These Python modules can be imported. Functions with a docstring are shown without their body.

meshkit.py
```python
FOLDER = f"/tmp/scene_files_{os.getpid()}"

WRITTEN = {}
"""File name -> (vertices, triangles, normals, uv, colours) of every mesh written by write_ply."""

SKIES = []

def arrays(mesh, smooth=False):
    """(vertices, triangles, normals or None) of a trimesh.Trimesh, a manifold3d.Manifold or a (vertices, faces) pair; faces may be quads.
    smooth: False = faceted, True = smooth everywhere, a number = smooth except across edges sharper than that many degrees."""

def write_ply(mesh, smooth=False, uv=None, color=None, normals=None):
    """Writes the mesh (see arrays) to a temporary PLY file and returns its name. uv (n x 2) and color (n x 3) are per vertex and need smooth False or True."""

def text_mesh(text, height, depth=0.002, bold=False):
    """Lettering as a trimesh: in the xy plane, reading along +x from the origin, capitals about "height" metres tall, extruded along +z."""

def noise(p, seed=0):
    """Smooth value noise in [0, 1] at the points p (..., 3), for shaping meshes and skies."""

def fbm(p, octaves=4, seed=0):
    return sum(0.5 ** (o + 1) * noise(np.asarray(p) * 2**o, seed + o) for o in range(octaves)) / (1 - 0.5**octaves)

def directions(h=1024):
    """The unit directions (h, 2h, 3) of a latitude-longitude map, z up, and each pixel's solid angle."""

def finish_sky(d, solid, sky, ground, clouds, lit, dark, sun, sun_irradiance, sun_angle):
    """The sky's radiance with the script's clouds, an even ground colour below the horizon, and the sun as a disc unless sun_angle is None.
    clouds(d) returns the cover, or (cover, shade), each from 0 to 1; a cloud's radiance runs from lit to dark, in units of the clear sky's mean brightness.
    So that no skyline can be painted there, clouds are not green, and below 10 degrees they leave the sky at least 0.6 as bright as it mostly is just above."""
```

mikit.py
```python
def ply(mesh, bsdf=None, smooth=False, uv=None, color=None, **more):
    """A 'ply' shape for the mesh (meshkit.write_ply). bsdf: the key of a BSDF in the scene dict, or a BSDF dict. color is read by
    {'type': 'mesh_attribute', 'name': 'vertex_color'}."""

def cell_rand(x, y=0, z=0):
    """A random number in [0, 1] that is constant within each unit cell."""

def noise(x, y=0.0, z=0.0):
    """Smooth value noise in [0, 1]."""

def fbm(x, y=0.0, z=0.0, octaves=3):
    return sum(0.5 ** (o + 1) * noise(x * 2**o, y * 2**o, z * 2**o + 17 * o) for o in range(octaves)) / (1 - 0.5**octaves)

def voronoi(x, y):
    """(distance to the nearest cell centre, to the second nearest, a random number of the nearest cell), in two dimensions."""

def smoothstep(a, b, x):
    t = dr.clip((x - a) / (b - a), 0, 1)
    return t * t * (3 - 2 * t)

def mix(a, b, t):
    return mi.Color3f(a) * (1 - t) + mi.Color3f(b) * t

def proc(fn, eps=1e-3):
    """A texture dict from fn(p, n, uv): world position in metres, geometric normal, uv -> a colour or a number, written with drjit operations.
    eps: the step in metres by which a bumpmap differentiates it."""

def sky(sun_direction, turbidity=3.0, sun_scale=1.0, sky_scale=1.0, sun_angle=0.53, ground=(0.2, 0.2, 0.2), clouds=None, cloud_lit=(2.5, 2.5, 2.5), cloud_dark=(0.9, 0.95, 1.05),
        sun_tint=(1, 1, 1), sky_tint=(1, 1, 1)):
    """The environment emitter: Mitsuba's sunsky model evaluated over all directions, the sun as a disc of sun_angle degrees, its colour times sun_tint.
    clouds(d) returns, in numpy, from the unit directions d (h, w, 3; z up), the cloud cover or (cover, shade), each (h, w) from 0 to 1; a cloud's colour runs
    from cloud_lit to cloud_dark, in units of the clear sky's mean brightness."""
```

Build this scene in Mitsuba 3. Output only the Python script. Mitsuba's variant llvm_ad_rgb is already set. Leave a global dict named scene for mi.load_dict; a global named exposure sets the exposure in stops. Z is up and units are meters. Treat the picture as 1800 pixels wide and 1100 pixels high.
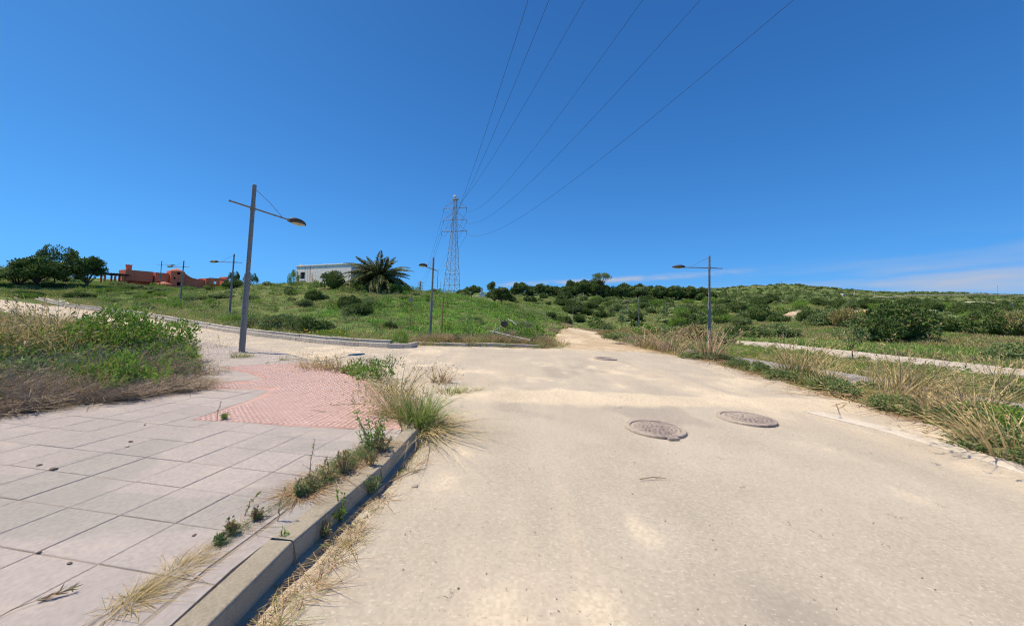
import math, random
import numpy as np, trimesh, shapely
from shapely.geometry import Polygon, LineString, Point
from shapely.ops import unary_union
from scipy.interpolate import RBFInterpolator, RegularGridInterpolator
import drjit as dr
import mitsuba as mi
import mikit, meshkit
from mikit import noise, fbm, cell_rand, smoothstep, mix, proc

T = mi.ScalarTransform4f
scene, labels = {}, {}

# ------------------------------------------------------------------ camera, sky, exposure
PITCH, ROLL, EYE = math.radians(3.5), 0.033, 1.5
_fw = np.array([0, math.cos(PITCH), math.sin(PITCH)])
_up0 = np.array([0, -math.sin(PITCH), math.cos(PITCH)])
_up = -math.sin(ROLL) * np.array([1.0, 0, 0]) + math.cos(ROLL) * _up0
scene['camera'] = {
    'type': 'perspective', 'fov_axis': 'x', 'fov': 2 * math.degrees(math.atan(900 / 650)),
    'near_clip': 0.05, 'far_clip': 20000.0, 'principal_point_offset_y': 41 / 1100,
    'to_world': T().look_at(origin=[0, 0, EYE], target=[0, float(_fw[1]), EYE + float(_fw[2])], up=[float(c) for c in _up])}
SUN = (-0.475, 0.05, 0.86)


def cirrus(d):
    az = np.degrees(np.arctan2(d[..., 0], d[..., 1]))
    el = np.degrees(np.arcsin(np.clip(d[..., 2], -1, 1)))
    q = np.stack([az * 0.10, el * 0.9 - az * 0.05, az * 0], -1)
    wisp = meshkit.fbm(q * [1.0, 1.0, 1], 5, 3)
    streak = np.exp(-((el - (4.2 + (az + 2) * 0.065)) / 0.32) ** 2) * np.clip((az + 3) / 4, 0, 1) * np.clip((36 - az) / 14, 0, 1) * np.clip((meshkit.fbm(np.stack([az * .5, el * 2, az * 0], -1), 3, 8) - 0.25) * 2.2, 0, 1)
    low = np.clip((az - 18) / 30, 0, 1) * np.clip((wisp - 0.30) * 2.0, 0, 1) * np.exp(-((el - (1.6 + az * 0.055)) / (0.9 + az * 0.032)) ** 2)
    return np.clip(0.85 * streak + 0.95 * low, 0, 0.8)


scene['sky'] = mikit.sky(SUN, turbidity=2.6, clouds=cirrus, cloud_lit=(2.0, 2.0, 2.15), ground=(0.2, 0.2, 0.15), sky_tint=(0.29, 0.71, 1.12), sun_tint=(1.0, 1.0, 0.96))
exposure = 1.85

# ------------------------------------------------------------------ naming
taken = {}


def numbered(name):
    n = taken.get(name, -1) + 1
    taken[name] = n
    return name if n == 0 else f'{name}_{n:03d}'


def tag(key, label=None, cat=None, group=None, kind=None):
    e = {}
    if label: e['label'] = label
    if cat: e['category'] = cat
    if group: e['group'] = group
    if kind: e['kind'] = kind
    labels[key] = e
    return key


def thing(name, label, cat, group=None, kind=None):
    return tag(numbered(name), label, cat, group, kind)


def part(parent, name, shape, label=None, kind=None):
    key = numbered(f'{parent}__{name}')
    scene[key] = shape
    if label or kind: tag(key, label, kind=kind)
    return key


def placed(shape, m):
    return {**shape, 'to_world': m}


# ------------------------------------------------------------------ mesh helpers
def tube(pts, radii, sides=6, caps=True):
    p = np.asarray(pts, float); r = np.broadcast_to(np.asarray(radii, float), (len(p),))
    t = np.gradient(p, axis=0); t /= np.linalg.norm(t, axis=1, keepdims=True) + 1e-12
    a = np.cross(t, np.where(np.abs(t[:, 2:]) < 0.9, [0, 0, 1.0], [1.0, 0, 0])); a /= np.linalg.norm(a, axis=1, keepdims=True) + 1e-12
    b = np.cross(t, a); ang = np.arange(sides) * 2 * np.pi / sides
    v = (p[:, None] + r[:, None, None] * (np.cos(ang)[None, :, None] * a[:, None] + np.sin(ang)[None, :, None] * b[:, None])).reshape(-1, 3)
    i, j = np.meshgrid(np.arange(len(p) - 1), np.arange(sides), indexing='ij')
    q = np.stack([i * sides + j, i * sides + (j + 1) % sides, (i + 1) * sides + (j + 1) % sides, (i + 1) * sides + j], -1).reshape(-1, 4)
    f = np.vstack([q[:, [0, 1, 2]], q[:, [0, 2, 3]]])
    if caps:
        n = len(v); v = np.vstack([v, p[:1], p[-1:]]); e = (len(p) - 1) * sides; k = np.arange(sides)
        f = np.vstack([f, np.stack([k * 0 + n, (k + 1) % sides, k], 1), np.stack([k * 0 + n + 1, e + k, e + (k + 1) % sides], 1)])
    return v, f


def join(parts):
    vs, fs, n = [], [], 0
    for v, f in parts:
        vs.append(np.asarray(v, float)); fs.append(np.asarray(f) + n); n += len(v)
    return np.vstack(vs), np.vstack(fs)


def box(x0, x1, y0, y1, z0, z1, bevel=0.0):
    if bevel <= 0:
        m = trimesh.creation.box(extents=[x1 - x0, y1 - y0, z1 - z0]); m.apply_translation([(x0 + x1) / 2, (y0 + y1) / 2, (z0 + z1) / 2])
        return np.array(m.vertices), np.array(m.faces)
    pts = []
    for x in (x0, x1):
        for y in (y0, y1):
            for z in (z0, z1):
                for k in range(3):
                    q = [x, y, z]
                    for j in range(3):
                        if j != k: q[j] += bevel * (1 if q[j] == (x0, y0, z0)[j] else -1)
                    pts.append(q)
    h = trimesh.convex.convex_hull(np.array(pts))
    return np.array(h.vertices), np.array(h.faces)


def lathe(profile, n=24):
    pr = np.asarray(profile, float); a = np.arange(n) * 2 * np.pi / n
    v = np.stack([pr[:, 0, None] * np.cos(a), pr[:, 0, None] * np.sin(a), np.broadcast_to(pr[:, 1, None], (len(pr), n))], -1).reshape(-1, 3)
    i, j = np.meshgrid(np.arange(len(pr) - 1), np.arange(n), indexing='ij')
    q = np.stack([i * n + j, i * n + (j + 1) % n, (i + 1) * n + (j + 1) % n, (i + 1) * n + j], -1).reshape(-1, 4)
    return v, np.vstack([q[:, [0, 1, 2]], q[:, [0, 2, 3]]])


def slab_mesh(poly, z0, z1, bevel=0.004):
    """A paving stone: the convex polygon as a plate with chamfered top edges and no bottom."""
    c = np.array(poly.exterior.coords)[:-1]
    if not poly.exterior.is_ccw: c = c[::-1]
    cen = c.mean(0); n = len(c)
    d = cen - c; top = c + d / (np.linalg.norm(d, axis=1, keepdims=True) + 1e-9) * bevel * 1.4
    v = np.vstack([np.c_[c, np.full(n, z0)], np.c_[c, np.full(n, z1 - bevel)], np.c_[top, np.full(n, z1)]])
    f = []
    for k in range(n):
        m = (k + 1) % n
        for lo, hi in ((0, n), (n, 2 * n)):
            f += [[lo + k, lo + m, hi + m], [lo + k, hi + m, hi + k]]
    f += [[2 * n, 2 * n + k, 2 * n + k + 1] for k in range(1, n - 1)]
    return v, np.array(f)


def rot2(a):
    return np.array([[math.cos(a), -math.sin(a)], [math.sin(a), math.cos(a)]])


# ------------------------------------------------------------------ materials
def diffuse(name, fn, rough=None, spec=0.3, bump=None, bscale=0.01, beps=2e-3):
    tex = proc(fn) if callable(fn) else {'type': 'rgb', 'value': list(fn)}
    b = {'type': 'principled', 'base_color': tex, 'roughness': rough, 'specular': spec} if rough else {'type': 'diffuse', 'reflectance': tex}
    if bump: b = {'type': 'bumpmap', 'nested': b, 'arbitrary': proc(bump, beps), 'scale': bscale}
    scene[name] = {'type': 'twosided', 'nested': b}
    return name


def leafy(name, fn, trans=0.55, rough=0.55):
    scene[name] = {'type': 'principledthin', 'base_color': proc(fn), 'roughness': rough, 'diff_trans': trans, 'eta': 1.35}
    return name


def two_tone(a, b, c, dry, dry_share, scale=0.25, spread=0.35, tint=(1, 1, 1)):
    """Leaf colour: each leaf (uv.x is its random number) between a and b, the stand of plants drifting towards c, some leaves dry."""
    a, b, c = ([x * t for x, t in zip(q, tint)] for q in (a, b, c))

    def fn(p, n, uv):
        drift = fbm(p.x * scale, p.y * scale, 3.0, 2)
        k = dr.clip(uv.x + (drift - 0.5) * 1.2, 0, 1)
        col = mix(mix(a, b, k), c, smoothstep(0.5, 0.75, drift) * spread)
        return mix(col, dry, smoothstep(1 - dry_share - 0.08, 1 - dry_share, dr.abs(uv.x * 7.31 - dr.floor(uv.x * 7.31))))
    return fn


leafy('grass_green', two_tone((0.17, 0.235, 0.07), (0.32, 0.38, 0.135), (0.34, 0.35, 0.15), (0.45, 0.38, 0.20), 0.14, tint=(0.95, 1.14, 0.9)))
leafy('grass_straw', two_tone((0.48, 0.37, 0.18), (0.68, 0.57, 0.34), (0.44, 0.35, 0.18), (0.18, 0.21, 0.07), 0.12), 0.4)
leafy('grass_mixed', two_tone((0.17, 0.23, 0.06), (0.32, 0.34, 0.13), (0.36, 0.31, 0.16), (0.58, 0.46, 0.26), 0.40, tint=(0.95, 1.14, 0.9)))
leafy('leaf_fresh', two_tone((0.12, 0.21, 0.045), (0.29, 0.39, 0.10), (0.24, 0.31, 0.09), (0.38, 0.34, 0.13), 0.08, tint=(0.95, 1.14, 0.9)), 0.5)
leafy('leaf_dark', two_tone((0.07, 0.105, 0.042), (0.155, 0.205, 0.08), (0.16, 0.185, 0.08), (0.24, 0.21, 0.11), 0.07, tint=(0.95, 1.14, 0.9)), 0.4)
leafy('leaf_olive', two_tone((0.13, 0.17, 0.085), (0.26, 0.31, 0.15), (0.28, 0.29, 0.16), (0.36, 0.31, 0.18), 0.12, tint=(0.95, 1.14, 0.9)), 0.45)
leafy('leaf_ruddy', two_tone((0.29, 0.20, 0.115), (0.44, 0.33, 0.20), (0.28, 0.28, 0.13), (0.22, 0.31, 0.09), 0.35), 0.4)
leafy('grass_lush', two_tone((0.17, 0.29, 0.06), (0.31, 0.45, 0.12), (0.29, 0.38, 0.11), (0.40, 0.38, 0.18), 0.06, tint=(0.92, 1.25, 0.85)))
leafy('dead_straw', two_tone((0.40, 0.29, 0.175), (0.60, 0.46, 0.29), (0.44, 0.34, 0.20), (0.30, 0.20, 0.11), 0.3), 0.3)
leafy('seed_head', two_tone((0.36, 0.25, 0.17), (0.56, 0.42, 0.29), (0.50, 0.37, 0.22), (0.22, 0.24, 0.09), 0.25), 0.4)
leafy('petal_yellow', (lambda p, n, uv: mix((0.70, 0.45, 0.02), (0.75, 0.58, 0.05), uv.x)), 0.3)
diffuse('twig_grey', lambda p, n, uv: mix((0.27, 0.215, 0.155), (0.50, 0.42, 0.32), noise(p.x * 23, p.y * 23, p.z * 23)))
diffuse('bark', lambda p, n, uv: mix((0.09, 0.07, 0.055), (0.20, 0.16, 0.12), fbm(p.x * 9, p.y * 9, p.z * 3, 3)))


def road_fn(p, n, uv):
    big = fbm(p.x * 0.35, p.y * 0.22, 1.0, 3)
    mid = fbm(p.x * 2.1, p.y * 1.5, 5.0, 3)
    fine = noise(p.x * 55, p.y * 55)
    tyre = fbm(p.x * 2.6 + 0.4 * noise(p.y * 0.3), p.y * 0.12, 9.0, 3)
    col = mix((0.45, 0.41, 0.34), (0.52, 0.46, 0.365), smoothstep(0.38, 0.62, big * 0.6 + tyre * 0.4))
    # blown sand, in patches with ragged outlines, thickest where the trench across the road was filled
    trench = smoothstep(0.62, 0.30, dr.abs(p.y - 6.75 - 0.5 * (mid - 0.5) - 0.12 * (p.x - 3) * 0.3)) * smoothstep(-1.3, 0.4, p.x) * smoothstep(7.4, 6.2, p.x)
    sand = dr.clip(smoothstep(0.53, 0.66, mid * 0.55 + big * 0.45) * 0.7 + trench, 0, 1)
    col = mix(col, mix((0.56, 0.485, 0.36), (0.63, 0.56, 0.44), fine), sand)
    grey = smoothstep(0.60, 0.72, fbm(p.x * 0.8 + 7, p.y * 0.5 + 3, 2.0, 4)) * (1 - sand) * smoothstep(16.0, 8.0, p.y)
    col = mix(col, (0.33, 0.30, 0.26), grey * 0.6)
    r = cell_rand(p.x * 95 + 3 * fine, p.y * 95 + 2 * mid)
    col = col * (0.92 + 0.16 * fine) * (0.89 + 0.22 * mid)
    near = smoothstep(12.0, 4.0, dr.sqrt(p.x * p.x + p.y * p.y))
    col = dr.select(r > 0.955, mix(col, (0.70, 0.65, 0.57), 0.3 * (1 - 0.5 * sand)), col)
    return dr.select(r < 0.02, mix(col, (0.24, 0.21, 0.18), 0.3), col)


def road_bump(p, n, uv):
    return fbm(p.x * 30, p.y * 30, 0, 3) + 0.8 * noise(p.x * 110, p.y * 110)


diffuse('road_dust', road_fn, bump=road_bump, bscale=0.0028, beps=3e-3)


def track_fn(p, n, uv):
    a = fbm(p.x * 0.8, p.y * 0.5, 1.0, 4)
    b = noise(p.x * 14, p.y * 14)
    return mix((0.46, 0.37, 0.25), (0.60, 0.51, 0.38), smoothstep(0.3, 0.7, a)) * (0.85 + 0.3 * b)


diffuse('track_dirt', track_fn)


def ground_fn(p, n, uv):
    a = fbm(p.x * 0.05, p.y * 0.05, 1.0, 4)
    b = fbm(p.x * 0.35, p.y * 0.35, 4.0, 4)
    c = fbm(p.x * 3.0, p.y * 3.0, 7.0, 3)
    col = mix((0.075, 0.125, 0.042), (0.125, 0.185, 0.062), smoothstep(0.35, 0.65, b))
    col = mix(col, (0.15, 0.175, 0.08), smoothstep(0.45, 0.65, a) * 0.7)
    col = mix(col, (0.27, 0.235, 0.145), smoothstep(0.60, 0.72, b * 0.6 + c * 0.4) * 0.6)
    return col * (0.75 + 0.5 * c)


diffuse('ground_earth', ground_fn)
diffuse('verge_soil', lambda p, n, uv: mix((0.20, 0.155, 0.10), (0.42, 0.35, 0.25), smoothstep(0.3, 0.7, fbm(p.x * 3, p.y * 3, 0.0, 4))) * (0.8 + 0.4 * noise(p.x * 40, p.y * 40)))


def slab_fn(dark):
    def fn(p, n, uv):
        a = fbm(p.x * 1.3, p.y * 1.3, 2.0, 4)
        st = fbm(p.x * 2.2 + p.y * 0.4, p.y * 8 - p.x * 1.5, 6.0, 3)
        f = noise(p.x * 60, p.y * 60, p.z * 60)
        col = mix((0.375, 0.348, 0.336), (0.408, 0.376, 0.36), smoothstep(0.3, 0.7, a)) * dark
        col = mix(col, (0.50, 0.45, 0.39), smoothstep(0.64, 0.76, st) * 0.3)
        col = mix(col, (0.30, 0.30, 0.28), smoothstep(0.63, 0.70, fbm(p.x * 0.9 + 4, p.y * 1.6, 8.0, 3)) * 0.5)
        return col * (0.9 + 0.2 * f)
    return fn


for i, k in enumerate((0.98, 1.0, 1.02, 0.965)):
    diffuse(f'paving_grey_{i}', slab_fn(k))
diffuse('paving_red', lambda p, n, uv: mix((0.44, 0.285, 0.245), (0.54, 0.37, 0.325), smoothstep(0.3, 0.7, fbm(p.x * 2.5, p.y * 2.5, 1.0, 4))) * (0.88 + 0.24 * noise(p.x * 45, p.y * 45)))
diffuse('paving_red_worn', lambda p, n, uv: mix((0.55, 0.405, 0.36), (0.66, 0.51, 0.465), noise(p.x * 31, p.y * 31)))
diffuse('joint_soil', lambda p, n, uv: mix((0.19, 0.165, 0.14), (0.38, 0.335, 0.29), fbm(p.x * 5, p.y * 5, 0.0, 4)))
diffuse('kerb_concrete', lambda p, n, uv: mix(mix((0.29, 0.265, 0.21), (0.38, 0.345, 0.275), fbm(p.x * 4, p.y * 4, p.z * 9, 4)), (0.24, 0.22, 0.18), smoothstep(0.6, 0.72, fbm(p.x * 11, p.y * 11, p.z * 11, 3)) * 0.6) * (0.85 + 0.3 * noise(p.x * 120, p.y * 120, p.z * 120)))
diffuse('path_concrete', lambda p, n, uv: mix((0.42, 0.385, 0.33), (0.56, 0.51, 0.43), fbm(p.x * 1.2, p.y * 1.2, 3.0, 4)) * (0.85 + 0.3 * noise(p.x * 30, p.y * 30)))
diffuse('pale_concrete', lambda p, n, uv: mix((0.36, 0.34, 0.31), (0.54, 0.50, 0.44), fbm(p.x * 1.2, p.y * 1.2, 3.0, 4)) * (0.85 + 0.3 * noise(p.x * 30, p.y * 30)))
diffuse('gutter_pale', lambda p, n, uv: mix((0.52, 0.475, 0.40), (0.63, 0.585, 0.51), fbm(p.x * 3, p.y * 3, 1.0, 3)) * (0.9 + 0.2 * noise(p.x * 60, p.y * 60)))
diffuse('walk_grey', lambda p, n, uv: mix((0.24, 0.235, 0.23), (0.36, 0.345, 0.335), fbm(p.x * 1.6, p.y * 1.6, 3.0, 4)) * (0.8 + 0.4 * noise(p.x * 35, p.y * 35)))
diffuse('stone_pale', lambda p, n, uv: mix((0.38, 0.33, 0.26), (0.62, 0.57, 0.49), noise(p.x * 9, p.y * 9, p.z * 9)))
diffuse('stone_dark', lambda p, n, uv: mix((0.14, 0.11, 0.09), (0.27, 0.23, 0.19), noise(p.x * 31, p.y * 31, p.z * 31)))
diffuse('cast_iron', lambda p, n, uv: mix(mix((0.19, 0.155, 0.14), (0.31, 0.265, 0.24), noise(p.x * 40, p.y * 40)), (0.45, 0.39, 0.315), smoothstep(0.30, 0.70, fbm(p.x * 2.5, p.y * 2.5, 0.0, 5)) * 0.6) * (0.8 + 0.4 * noise(p.x * 80, p.y * 80)), rough=0.7)
diffuse('lamp_paint', lambda p, n, uv: mix((0.17, 0.175, 0.175), (0.215, 0.215, 0.21), fbm(p.x * 2, p.y * 2, p.z * 1.5, 3)), rough=0.45, spec=0.5)
diffuse('lamp_housing', (0.045, 0.045, 0.05), rough=0.5)
scene['lamp_glass'] = {'type': 'twosided', 'nested': {'type': 'principled', 'base_color': {'type': 'rgb', 'value': [0.42, 0.38, 0.28]}, 'roughness': 0.15, 'specular': 0.5}}
diffuse('galvanised', lambda p, n, uv: mix((0.30, 0.31, 0.32), (0.46, 0.47, 0.48), fbm(p.x * 0.6, p.y * 0.6, p.z * 0.6, 3)), rough=0.5)
diffuse('cable_metal', (0.10, 0.105, 0.115))
diffuse('rust', lambda p, n, uv: mix((0.22, 0.10, 0.05), (0.45, 0.26, 0.13), fbm(p.x * 8, p.y * 8, p.z * 4, 3)))
diffuse('timber_pale', lambda p, n, uv: mix((0.36, 0.29, 0.17), (0.52, 0.44, 0.29), noise(p.x * 20, p.y * 20, p.z * 3)))
diffuse('villa_render', lambda p, n, uv: mix((0.58, 0.17, 0.105), (0.68, 0.23, 0.145), fbm(p.x * 0.7, p.y * 0.7, p.z * 0.7, 4)))
diffuse('villa_roof', lambda p, n, uv: mix((0.50, 0.19, 0.12), (0.62, 0.28, 0.18), fbm(p.x * 1.7, p.y * 1.7, p.z, 3)))
diffuse('dark_void', (0.02, 0.02, 0.022))
diffuse('ochre_rail', (0.46, 0.33, 0.16))
diffuse('dark_timber', (0.07, 0.05, 0.045))


def wall_fn(p, n, uv):
    base = mix((0.82, 0.79, 0.75), (0.90, 0.87, 0.83), fbm(p.x * 0.8, p.y * 0.8, p.z * 0.8, 4))
    hx, hy = (-38.37, 66.00)
    s = 0.875 * (p.x - hx) - 0.485 * (p.y - hy)
    streak = smoothstep(0.50, 0.62, fbm(s * 2.6, 0.4, p.z * 0.22, 3)) * smoothstep(1.6, 2.4, s) * smoothstep(5.6, 5.0, s)
    return mix(base, (0.50, 0.31, 0.25), streak * 0.75)


diffuse('white_wall', wall_fn)
diffuse('white_paint', (0.74, 0.73, 0.70))
diffuse('orange_paint', (0.60, 0.20, 0.07))
# ------------------------------------------------------------------ the lie of the land: surveyed heights, smoothly joined
HEIGHTS = [
    # flat ground round the junction
    (-2, -12, 0), (6, -12, 0), (0, 0, 0), (6, 0, 0), (12, 0, 0), (12, 8, 0), (0, 8, 0), (6, 8, 0), (0, 13, 0), (6, 13, -.02), (-6, 2, .05), (-12, 4, .1), (-8, 8, .05), (-6, 13, 0), (-12, 15, 0), (20, 8, -.1), (20, 20, -.2), (14, 20, -.1),
    (0, 18, -.15), (-4, 18.5, -.15), (4, 20, -.25), (9, 24, -.25), (15, 28, -.2), (20, 28, -.2), (-20, 20, .0), (-20.3, 24, .0), (-34, 30, .25), (-46, 38, .5), (-20, -12, .2), (-40, 10, .6), (-30, 20, .2), (30, -12, -.3), (35, 8, -.4), (60, -20, -1), (-60, -20, 1), (0, -60, 0), (-150, -60, 3), (150, -60, -4), (0, -300, 0), (-400, -200, 5), (400, -200, -5),
    # the dirt track falls away into the valley
    (6.2, 30, -.4), (8, 40, -.6), (12, 52, -1.1), (16, 66, -1.6), (20, 80, -2.1), (16, 106, -2.6), (28, 83, -2.1), (18.5, 50, -1.1), (30, 40, -.7), (45, 60, .2), (30, 60, -.8),
    # the mound with the white house
    (-38.1, 65.0, 5.32), (-30.1, 65.0, 5.59), (-26.5, 66.0, 5.68), (-21.0, 58.0, 4.71), (-16.5, 58.0, 4.32), (-11.4, 57.0, 3.82), (-6.1, 57.0, 3.64), (-2.2, 50.0, 2.33), (0.1, 45.0, 1.42), (2.4, 38.0, 0.46), (3.2, 34.0, 0.14), (-11.9, 30.0, 0.50), (-23.4, 45.0, 1.88), (-9.7, 32.0, 1.02), (-4.5, 30.0, 0.74), (-7.2, 47.0, 2.47), (-17.9, 45.0, 2.20), (-28.3, 44.0, 1.49), (-41.6, 60.0, 4.44), (-36.7, 52.0, 2.42), (-13.4, 26.0, 0.01), (-19.2, 30.0, 0.26), (-25.2, 33.0, 0.50), (-6.4, 24.0, 0.03), (-3.7, 20.5, 0.02), (-1.3, 22.0, 0.14), (0.1, 20.0, 0.18), (-30, 85, 5.0), (-12, 85, 3.0), (0, 70, 1.6), (5, 60, -.2),
    # the left hill
    (-84.0, 62.0, 3.95), (-76.3, 62.0, 3.82), (-77.6, 70.0, 4.08), (-88.0, 88.0, 4.24), (-106.9, 114.0, 5.11), (-81.5, 105.0, 4.58), (-57.8, 80.0, 3.62), (-59.1, 55.0, 1.89), (-64.4, 50.0, 1.50), (-46.0, 50.0, 1.42), (-39.5, 46.0, 1.31), (-100.3, 62.0, 4.27), (-72.5, 45.0, 1.09), (-150, 120, 8), (-100, 160, 7), (-200, 60, 9), (-30, 130, 5),
    # valley sides
    (41.7, 90.0, -0.33), (46.3, 120.0, 2.43), (34.8, 150.0, 4.43), (31.0, 200.0, 9.20), (37.1, 240.0, 13.70), (0.1, 200.0, 9.72), (-7.3, 120.0, 6.19), (92.6, 240.0, 12.57), (121.2, 262.0, 16.27), (92.5, 150.0, 6.33), (160.4, 260.0, 17.48), (32.5, 105.0, 0.44), (17.9, 115.0, 0.11), (5.3, 110.0, 2.30), (13.1, 140.0, 4.67),
    (30.7, 25.0, -0.25), (37.7, 35.0, -0.06), (73.8, 60.0, 0.87), (55.4, 60.0, 1.19), (43.2, 70.0, 1.07), (194.2, 180.0, 9.76), (197.3, 160.0, 8.43), (192.0, 140.0, 7.34), (138.7, 150.0, 6.47), (69.3, 90.0, 1.95), (48.4, 35.0, 0.35), (200.3, 130.0, 5.85), (76.1, 45.0, 0.47),
    (340.3, 450.0, 47.25), (298.7, 440.0, 43.06), (364.0, 445.0, 46.27), (384.9, 430.0, 42.53), (406.6, 425.0, 38.31), (427.7, 420.0, 34.84), (265.3, 430.0, 37.24), (233.2, 420.0, 31.65), (578.9, 500.0, 47.36), (515.0, 470.0, 41.46), (658.2, 520.0, 46.22), (764.2, 550.0, 50.20), (378.0, 350.0, 27.83), (485.4, 370.0, 33.32), (328.3, 340.0, 23.69), (269.8, 330.0, 24.99), (129.6, 420.0, 24.34), (64.9, 420.0, 22.20), (834.1, 450.0, 46.16), (555.5, 300.0, 23.84), (203.5, 240.0, 15.13), (280.7, 260.0, 17.85), (354.1, 270.0, 20.96),
    (0, 900, 20), (300, 1100, 22), (800, 900, 30), (900, 400, 40), (-300, 600, 10), (-500, 300, 10), (-900, 900, 8), (900, 0, 0), (-900, 0, 8), (0, -900, 0), (2600, 2600, 10), (-2600, 2600, 10), (2600, -2600, 0), (-2600, -2600, 0), (0, 2600, 15), (2600, 0, 5), (-2600, 0, 5), (0, -2600, 0)]
_h = np.array(HEIGHTS, float)
_fit = RBFInterpolator(_h[:, :2], _h[:, 2], kernel='linear', smoothing=0.0, neighbors=40)


def axis(lo, mid_lo, mid_hi, hi, step, n):
    g = 1.03
    a = [mid_lo]; s = step
    while a[-1] > lo: s *= g; a.append(a[-1] - s)
    b = [mid_hi]; s = step
    while b[-1] < hi: s *= g; b.append(b[-1] + s)
    return np.array(a[::-1][:-1] + list(np.arange(mid_lo, mid_hi, step)) + b)


GX, GY = axis(-3000, -45, 30, 3000, 0.5, 0), axis(-3000, -3, 50, 3000, 0.5, 0)
# plan outlines
ROAD = Polygon([(-1.30, -9), (-1.24, 2.0), (-1.12, 2.9), (-1.0, 3.8), (-1.02, 4.3), (-1.35, 5.2), (-1.75, 5.9), (-2.5, 7.1), (-3.4, 8.0), (-4.6, 9.2), (-6.5, 10.9), (-9.5, 12.4), (-14, 15.0), (-22, 19.4), (-34, 26), (-48, 33), (-60, 38),
                (-62, 45), (-46.85, 38.79), (-20.3, 23.4), (-12, 17.7), (-7.86, 15.29), (-5.6, 14.5), (-4.3, 14.25), (-3.75, 14.9), (-4.3, 16.4), (-1.7, 16.6), (1.4, 17.1), (2.6, 18.4), (2.9, 20.5), (6.5, 20.8), (7.1, 17), (7.1, 13.2), (6.5, 6.5), (6.3, 4.6), (6.0, 0), (5.6, -9)])
TRACK_LINE = [(4.6, 18.5), (4.9, 23), (5.6, 28), (7.0, 36), (9.0, 44), (12.4, 54), (16, 63), (20.5, 72), (26, 80), (34, 92)]
TRACK = unary_union([LineString(TRACK_LINE).buffer(2.0, cap_style=2), Polygon([(1.6, 17.5), (2.9, 22), (4.0, 28), (7.6, 28), (7.4, 22), (7.2, 17.5)])])
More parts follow.
